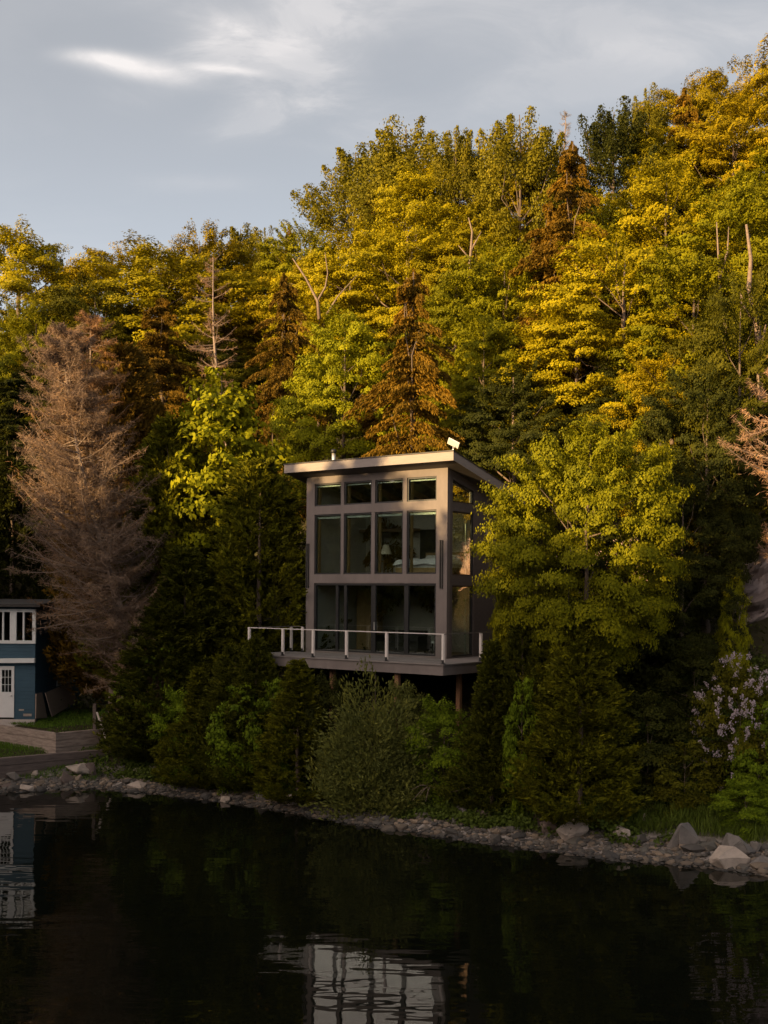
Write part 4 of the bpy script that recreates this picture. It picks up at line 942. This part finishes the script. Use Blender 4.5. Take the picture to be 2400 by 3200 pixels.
# white door with small paned light
gx0, gx1, gz0, gz1 = fx(6), fx(37), zpx(2163), zpx(2093)
dr = MB(bo).grid_wall([dx0 + .06, gx0, gx1, dx1 - .06], [dz0, gz0, gz1, dz1 - .06], lambda i, j: not (i == 1 and j == 1), BY - .02, BY + .03)
dr.box(dx0, dx0 + .058, BY - .03, BY + .12, dz0, dz1).box(dx1 - .058, dx1, BY - .03, BY + .12, dz0, dz1).box(dx0 + .06, dx1 - .06, BY - .03, BY + .12, dz1 - .058, dz1)
door = dr.build('door', M['white'], bh)
gl = MB(bo)
for k in range(4): x = gx0 + (gx1 - gx0) * k / 3; gl.box(x - .01, x + .01, BY - .025, BY - .005, gz0, gz1)
for k in range(4): z = gz0 + (gz1 - gz0) * k / 3; gl.box(gx0, gx1, BY - .026, BY - .006, z - .01, z + .01)
gl.build('muntin', M['greytrim'], door)
MB(bo).box(gx0, gx1, BY + .0, BY + .01, gz0, gz1).build('pane', M['oldglass'], door)
MB(bo).tube([(dx1 - .11, BY - .02, dz0 + .93), (dx1 - .11, BY - .08, dz0 + .93)], [.02, .03], 8).build('handle', M['steel'], door)
MB(bo).box(fx(60), fx(76), BY - .012, BY - .002, zpx(2221), zpx(2216)).box(fx(74), fx(100), BY - .012, BY - .002, zpx(2238), zpx(2230)).build('bare_patch', M['rock_pale'], bh)['label'] = 'peeled patches near the foot of the wall'
# side window
sf = MB(bo)
for a, b in ((sy0, sy0 + .12), (50.5, 50.68), (sy1 - .12, sy1)): sf.box(BX - .04, BX + .03, a, b, sz0, sz1)
sf.box(BX - .041, BX + .029, sy0 + .12, sy1 - .12, sz1 - .05, sz1).box(BX - .041, BX + .029, sy0 + .12, sy1 - .12, sz0, sz0 + .06)
sw = sf.build('window', M['greytrim'], bh)
MB(bo).box(BX - .02, BX - .012, sy0 + .12, sy1 - .12, sz0 + .06, sz1 - .05).build('pane', M['oldglass'], sw)

def plate(name, label, cat, pxs, X0, lean, mat, thick=.03):
    """sheet leaning towards the side wall of the blue house: plane x = X0 - lean * (z - BZ)"""
    pts = []
    for x, y in pxs:
        u, w = ray(x, y); Y = (X0 - lean * (HC - BZ)) / (u + lean * w); pts.append(Vector((u * Y, Y, HC + w * Y)))
    c = sum(pts, Vector()) / len(pts); c.z = min(p.z for p in pts)
    mb = MB(c).slab(pts, (thick, 0, thick * .3)); o = mb.build(name, mat); o.location = c
    return tag(o, label, cat, 'plywood sheets leaning on the blue house')
plate('plywood_sheet', 'larger tilted plywood sheet leaning below the side window of the blue house', 'plywood sheet', [(161, 2240), (241, 2192), (215, 2132), (140, 2166)], -14.16, .22, M['plywood'])
plate('plywood_sheet', 'smaller plywood sheet propped against the corner of the blue house', 'plywood sheet', [(110, 2246), (146, 2243), (130, 2164), (111, 2168)], -14.40, .10, M['plywood'])

def timber_wall(name, label, pts, z0, z1, w, mat, rows=3):
    base = Vector((sum(p[0] for p in pts) / len(pts), sum(p[1] for p in pts) / len(pts), z0)); t = thing(name, label, 'retaining wall', base); h = (z1 - z0) / rows
    for k in range(rows):
        mb = MB(base)
        for i in range(len(pts) - 1):
            a = Vector((*pts[i], z0 + h * (k + .5))); b = Vector((*pts[i + 1], z0 + h * (k + .5))); d = (b - a).normalized()
            jit = Vector((d.y, -d.x, 0)) * random.uniform(-.02, .02)
            mb.beam(a - d * (w / 2 - .004 if i else 0) + jit, b + d * (w / 2) * (1 if i == 0 else 0) + jit, w, h - .012)
        mb.build('timber', mat, t)
    return t
c0 = onz(179, 2347, .98); l0 = onz(-60, 2312, .98); r0 = onz(298, 2335, .98)
timber_wall('retaining_wall', 'pale weathered timber wall stepping up the lawn below the blue house', [(WC[0] - 5, WC[1] - 5 * WL - .1), (WC[0], WC[1] - .1), (WC[0] + 1.3, WC[1] + 1.15)], .85, 1.72, .2, M['weathered'])
a0 = onz(-80, 2375, 1.02); a1 = onz(356, 2338, 1.02)
timber_wall('retaining_wall', 'dark old timber wall along the shore rocks below the blue house', [(a0.x, a0.y), (a1.x, a1.y)], .18, 1.02, .28, M['weathdark'])

sb = at(296, 2282, 44.4); st = thing('step_rail', 'rickety wooden handrail posts with a leaning pole by the bush', 'handrail', sb); g = hz(sb.x, sb.y)
MB(sb).beam(at(296, 2286, 44.4) - Vector((0, 0, .5)), at(296, 2200, 44.4), .13, .13, (0, 1, 0)).build('post', M['weathdark'], st)
MB(sb).beam(at(311, 2310, 44.2), at(320, 2235, 44.2), .09, .09, (0, 1, 0)).build('post', M['weathdark'], st)
MB(sb).beam(at(347, 2352, 43.4), at(303, 2226, 44.2), .07, .07, (0, 1, 0)).build('rail', M['concrete'], st)

# ------------------------------------------------------------------ unseen wooded point added to cast the shade line (left of and behind the camera)
SAZ = math.radians(51); SEL = math.radians(10.0)
SD = Vector((-math.sin(SAZ) * math.cos(SEL), -math.cos(SAZ) * math.cos(SEL), math.sin(SEL)))
sh = Vector((SD.x, SD.y)).normalized(); pp = Vector((-sh.y, sh.x)); D0 = 46.0      # pp runs along the point
ctr = Vector((2.2, 38.3)) + sh * D0
if pp.x < 0: pp = -pp
xs2 = np.linspace(-75, 75, 90); ys2 = np.linspace(-9, 60, 30)
def point_top(wv): return 9.3 + np.interp(wv, [-40, -16, -13, -9.5, -6, -3, -1.8, 0, 3, 5, 6.5, 8.5, 14], [2.0, 1.6, 1.7, 4.6, 4.9, 4.1, 2.5, .6, .2, .5, 2.0, 1.8, 2.4]) + D0 * math.tan(SEL)  # crown heights shaped to draw the shade line on the house
v = []; fcs = []
for j, b in enumerate(ys2):
    for i, a in enumerate(xs2):
        p = ctr + pp * a + sh * b; edge = float(smooth((75 - abs(a)) / 25)) * float(smooth((b + 9) / 7)); v.append((p.x, p.y, -1.5 + 4.5 * edge + 9 * edge * float(smooth(b / 45))))
for j in range(29):
    for i in range(89): fcs.append((j * 90 + i, j * 90 + i + 1, j * 90 + 91 + i, j * 90 + 90 + i))
me = bpy.data.meshes.new('shade_point'); me.from_pydata(v, [], fcs); o = link('shade_point', me, None, ground.data.materials[0]); o['kind'] = 'structure'  # added land under the unseen shading trees
src, _ = maple(777, H=12, W=8.5, NS=190, leaf=.22, per=170, size=(.8, 1.4)); C0, U0, V0, T0 = src.arrays()
Cs, Us, Vs, Ts = [], [], [], []; r = np.random.default_rng(8)
for row in range(3):
    for a in np.arange(-62, 62, 3.6):
        a = a + r.uniform(-.8, .8); p = ctr + pp * a + sh * (row * 5 + r.uniform(-1.2, 1.2)); top = float(point_top(a)) + r.uniform(-.9, .5) - row * .6
        hh = top - 2.5; k = r.uniform(0, 6.28); cc, s_ = math.cos(k), math.sin(k); R3 = np.array([[cc, -s_, 0], [s_, cc, 0], [0, 0, 1]]); S3 = np.array([.85, .85, hh / 12])
        Cs.append((C0 * S3) @ R3.T + np.array([p.x, p.y, 2.4])); Us.append((U0) @ R3.T); Vs.append((V0) @ R3.T); Ts.append(T0)
o = link('shade_trees', quads('shade_trees', M['leaf'], np.concatenate(Cs), np.concatenate(Us), np.concatenate(Vs), np.concatenate(Ts))); o.color = (*CO['deep'], 1)
tag(o, 'added unseen trees that cast the shade line on the house', 'woods', kind='stuff')

# the same wood goes on along the hill on both sides of the photograph
src, _ = maple(778, H=12, W=9, NS=110, leaf=.26, per=75, size=(.8, 1.5)); C0, U0, V0, T0 = src.arrays()
Cs, Us, Vs, Ts = [], [], [], []; r = np.random.default_rng(12); spots = []
for _ in range(4000):
    x, y = r.uniform(-85, 75), r.uniform(40, 100); q = x / y; sdist = (y - np.interp(x, SHX, SHY)) * .88
    if not (q < -.47 or q > .42) or sdist < 5 or any((x - a) ** 2 + (y - b) ** 2 < 26 for a, b in spots): continue
    if -24 < x < -12 and y < 57: continue
    spots.append((x, y)); k = r.uniform(0, 6.28); cc, s_ = math.cos(k), math.sin(k); R3 = np.array([[cc, -s_, 0], [s_, cc, 0], [0, 0, 1]])
    Cs.append((C0 * [1, 1, r.uniform(.8, 1.15)]) @ R3.T + np.array([x, y, hz(x, y) - .3])); Us.append(U0 @ R3.T); Vs.append(V0 @ R3.T); Ts.append(T0)
    if len(spots) > 110: break
o = link('woods', quads('woods', M['leaf'], np.concatenate(Cs), np.concatenate(Us), np.concatenate(Vs), np.concatenate(Ts))); o.color = (*CO['green'], 1)
tag(o, 'green wood continuing along the hill outside the photo', 'woods', kind='stuff')

# ------------------------------------------------------------------ light, sky, camera
sun = bpy.data.lights.new('sun', 'SUN'); sun.energy = 5.0; sun.angle = math.radians(.5); sun.color = (1.0, .68, .31)
so_ = bpy.data.objects.new('sun', sun); COL.objects.link(so_); so_.rotation_euler = SD.to_track_quat('Z', 'Y').to_euler()

wd = bpy.data.worlds.new('World'); scene.world = wd; wd.use_nodes = True; nt = wd.node_tree; nt.nodes.clear()
out = nt.nodes.new('ShaderNodeOutputWorld'); bg = nt.nodes.new('ShaderNodeBackground'); nt.links.new(bg.outputs[0], out.inputs[0])
sky = nt.nodes.new('ShaderNodeTexSky'); sky.sky_type = 'NISHITA'; sky.sun_disc = False; sky.sun_elevation = SEL; sky.sun_rotation = math.atan2(SD.x, SD.y); sky.dust_density = 2.0; sky.ozone_density = 1.0
STR = .11; bg.inputs['Strength'].default_value = STR
tc = N(nt, 'ShaderNodeTexCoord'); sp = N(nt, 'ShaderNodeSeparateXYZ'); nt.links.new(tc.outputs['Generated'], sp.inputs[0])
zc = math_(nt, 'MAXIMUM', sp.outputs[2], .06)
cb = N(nt, 'ShaderNodeCombineXYZ'); nt.links.new(math_(nt, 'DIVIDE', sp.outputs[0], zc), cb.inputs[0]); nt.links.new(math_(nt, 'DIVIDE', sp.outputs[1], zc), cb.inputs[1])
mp = N(nt, 'ShaderNodeMapping'); mp.inputs['Scale'].default_value = (.9, 1.0, 1); mp.inputs['Rotation'].default_value = (0, 0, .5); nt.links.new(cb.outputs[0], mp.inputs[0])
n1 = N(nt, 'ShaderNodeTexNoise', Scale=.75, Detail=7.0, Roughness=.52, Distortion=.5); nt.links.new(mp.outputs[0], n1.inputs['Vector'])
yc = math_(nt, 'MAXIMUM', sp.outputs[1], .02); uu = math_(nt, 'DIVIDE', sp.outputs[0], yc); ww = math_(nt, 'DIVIDE', sp.outputs[2], yc)
n2 = N(nt, 'ShaderNodeTexNoise', Scale=16.0, Detail=8.0, Roughness=.62, Distortion=.6); cb2 = N(nt, 'ShaderNodeCombineXYZ'); nt.links.new(math_(nt, 'MULTIPLY', uu, .45), cb2.inputs[0]); nt.links.new(ww, cb2.inputs[1]); nt.links.new(cb2.outputs[0], n2.inputs['Vector'])
wob = math_(nt, 'MULTIPLY', math_(nt, 'SUBTRACT', n2.outputs[0], .5), 1.7)
def blob(u0, w0, ru, rw, rot, amt, rag):
    """a bank of cirrus at a fixed bearing and height in the sky"""
    c, s = math.cos(rot), math.sin(rot); du = math_(nt, 'SUBTRACT', uu, u0); dw = math_(nt, 'SUBTRACT', ww, w0)
    a = math_(nt, 'ADD', math_(nt, 'MULTIPLY', du, c / ru), math_(nt, 'MULTIPLY', dw, s / ru)); b = math_(nt, 'ADD', math_(nt, 'MULTIPLY', du, -s / rw), math_(nt, 'MULTIPLY', dw, c / rw))
    d = math_(nt, 'ADD', math_(nt, 'MULTIPLY', a, a), math_(nt, 'MULTIPLY', b, b))
    d = math_(nt, 'ADD', d, math_(nt, 'MULTIPLY', wob, rag))
    e = math_(nt, 'POWER', 2.718, math_(nt, 'MULTIPLY', math_(nt, 'MAXIMUM', d, 0.0), -1.0)); return math_(nt, 'MULTIPLY', e, amt)
uw = lambda x, y: ray(x * DS, y * DS)
tot = None
for (x, y, ru, rw, rot, amt, rag) in ((300, 148, .044, .0085, -.15, 1.0, 1.6), (215, 124, .030, .0065, -.05, .8, 1.6), (485, 150, .035, .004, -.10, .5, 1.4), (480, 65, .030, .012, .35, .36, 3.0), (560, 75, .10, .022, .35, .24, 4.5), (640, 110, .05, .016, -.4, .20, 4.5), (660, 190, .11, .030, -.5, .20, 5.0), (600, 240, .05, .018, .3, .2, 4.5), (1150, 40, .28, .035, -.05, .22, 2.5), (1250, 170, .15, .03, .3, .18, 2.5), (420, 395, .05, .008, 0, .14, 2.5)):
    b = blob(*uw(x, y), ru, rw, rot, amt, rag); tot = b if tot is None else math_(nt, 'ADD', tot, b)
rm = N(nt, 'ShaderNodeMapRange'); rm.inputs[1].default_value = .45; rm.inputs[2].default_value = .75; rm.inputs[4].default_value = .22; nt.links.new(n1.outputs[0], rm.inputs[0])
fac = math_(nt, 'ADD', tot, rm.outputs[0], True)
SKYMUL = 1.0
g0 = mix(nt, 1.0, sky.outputs[0], (SKYMUL,) * 3, 'MULTIPLY')
el = N(nt, 'ShaderNodeMapRange', interpolation_type='SMOOTHSTEP'); el.inputs[1].default_value = .16; el.inputs[2].default_value = .46; nt.links.new(sp.outputs[2], el.inputs[0])
veil = mix(nt, .84, g0, mix(nt, el.outputs[0], (.222 / STR, .235 / STR, .260 / STR), (.158 / STR, .158 / STR, .164 / STR)))
skyc = mix(nt, fac, veil, (.33 / STR, .315 / STR, .31 / STR))
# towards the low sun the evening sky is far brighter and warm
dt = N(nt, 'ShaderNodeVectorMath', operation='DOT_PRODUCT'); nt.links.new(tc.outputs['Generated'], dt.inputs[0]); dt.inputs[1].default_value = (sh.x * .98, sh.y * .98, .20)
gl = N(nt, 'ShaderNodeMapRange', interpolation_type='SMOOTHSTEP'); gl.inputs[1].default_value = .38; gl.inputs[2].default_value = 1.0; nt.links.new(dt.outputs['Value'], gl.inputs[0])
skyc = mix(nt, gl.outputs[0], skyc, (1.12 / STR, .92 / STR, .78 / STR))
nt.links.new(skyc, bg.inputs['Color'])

cam = bpy.data.cameras.new('camera'); co = bpy.data.objects.new('camera', cam); COL.objects.link(co)
cam.sensor_fit = 'HORIZONTAL'; cam.sensor_width = 36; cam.lens = 36 * F / 2400; cam.shift_y = (YH - 1600) / 2400; cam.clip_end = 3000; cam.clip_start = .5
c, s = math.cos(ROLL), math.sin(ROLL)
co.matrix_world = Matrix(((c, -s, 0, 0), (0, 0, -1, 0), (s, c, 0, HC), (0, 0, 0, 1)))
scene.camera = co

scene.view_settings.view_transform = 'Standard'; scene.view_settings.look = 'None'; scene.view_settings.exposure = 1.52; scene.view_settings.gamma = 1.0
cy = scene.cycles; cy.max_bounces = 6; cy.diffuse_bounces = 3; cy.glossy_bounces = 4; cy.transmission_bounces = 4; cy.transparent_max_bounces = 12; cy.caustics_reflective = False; cy.caustics_refractive = False
cy.use_denoising = True
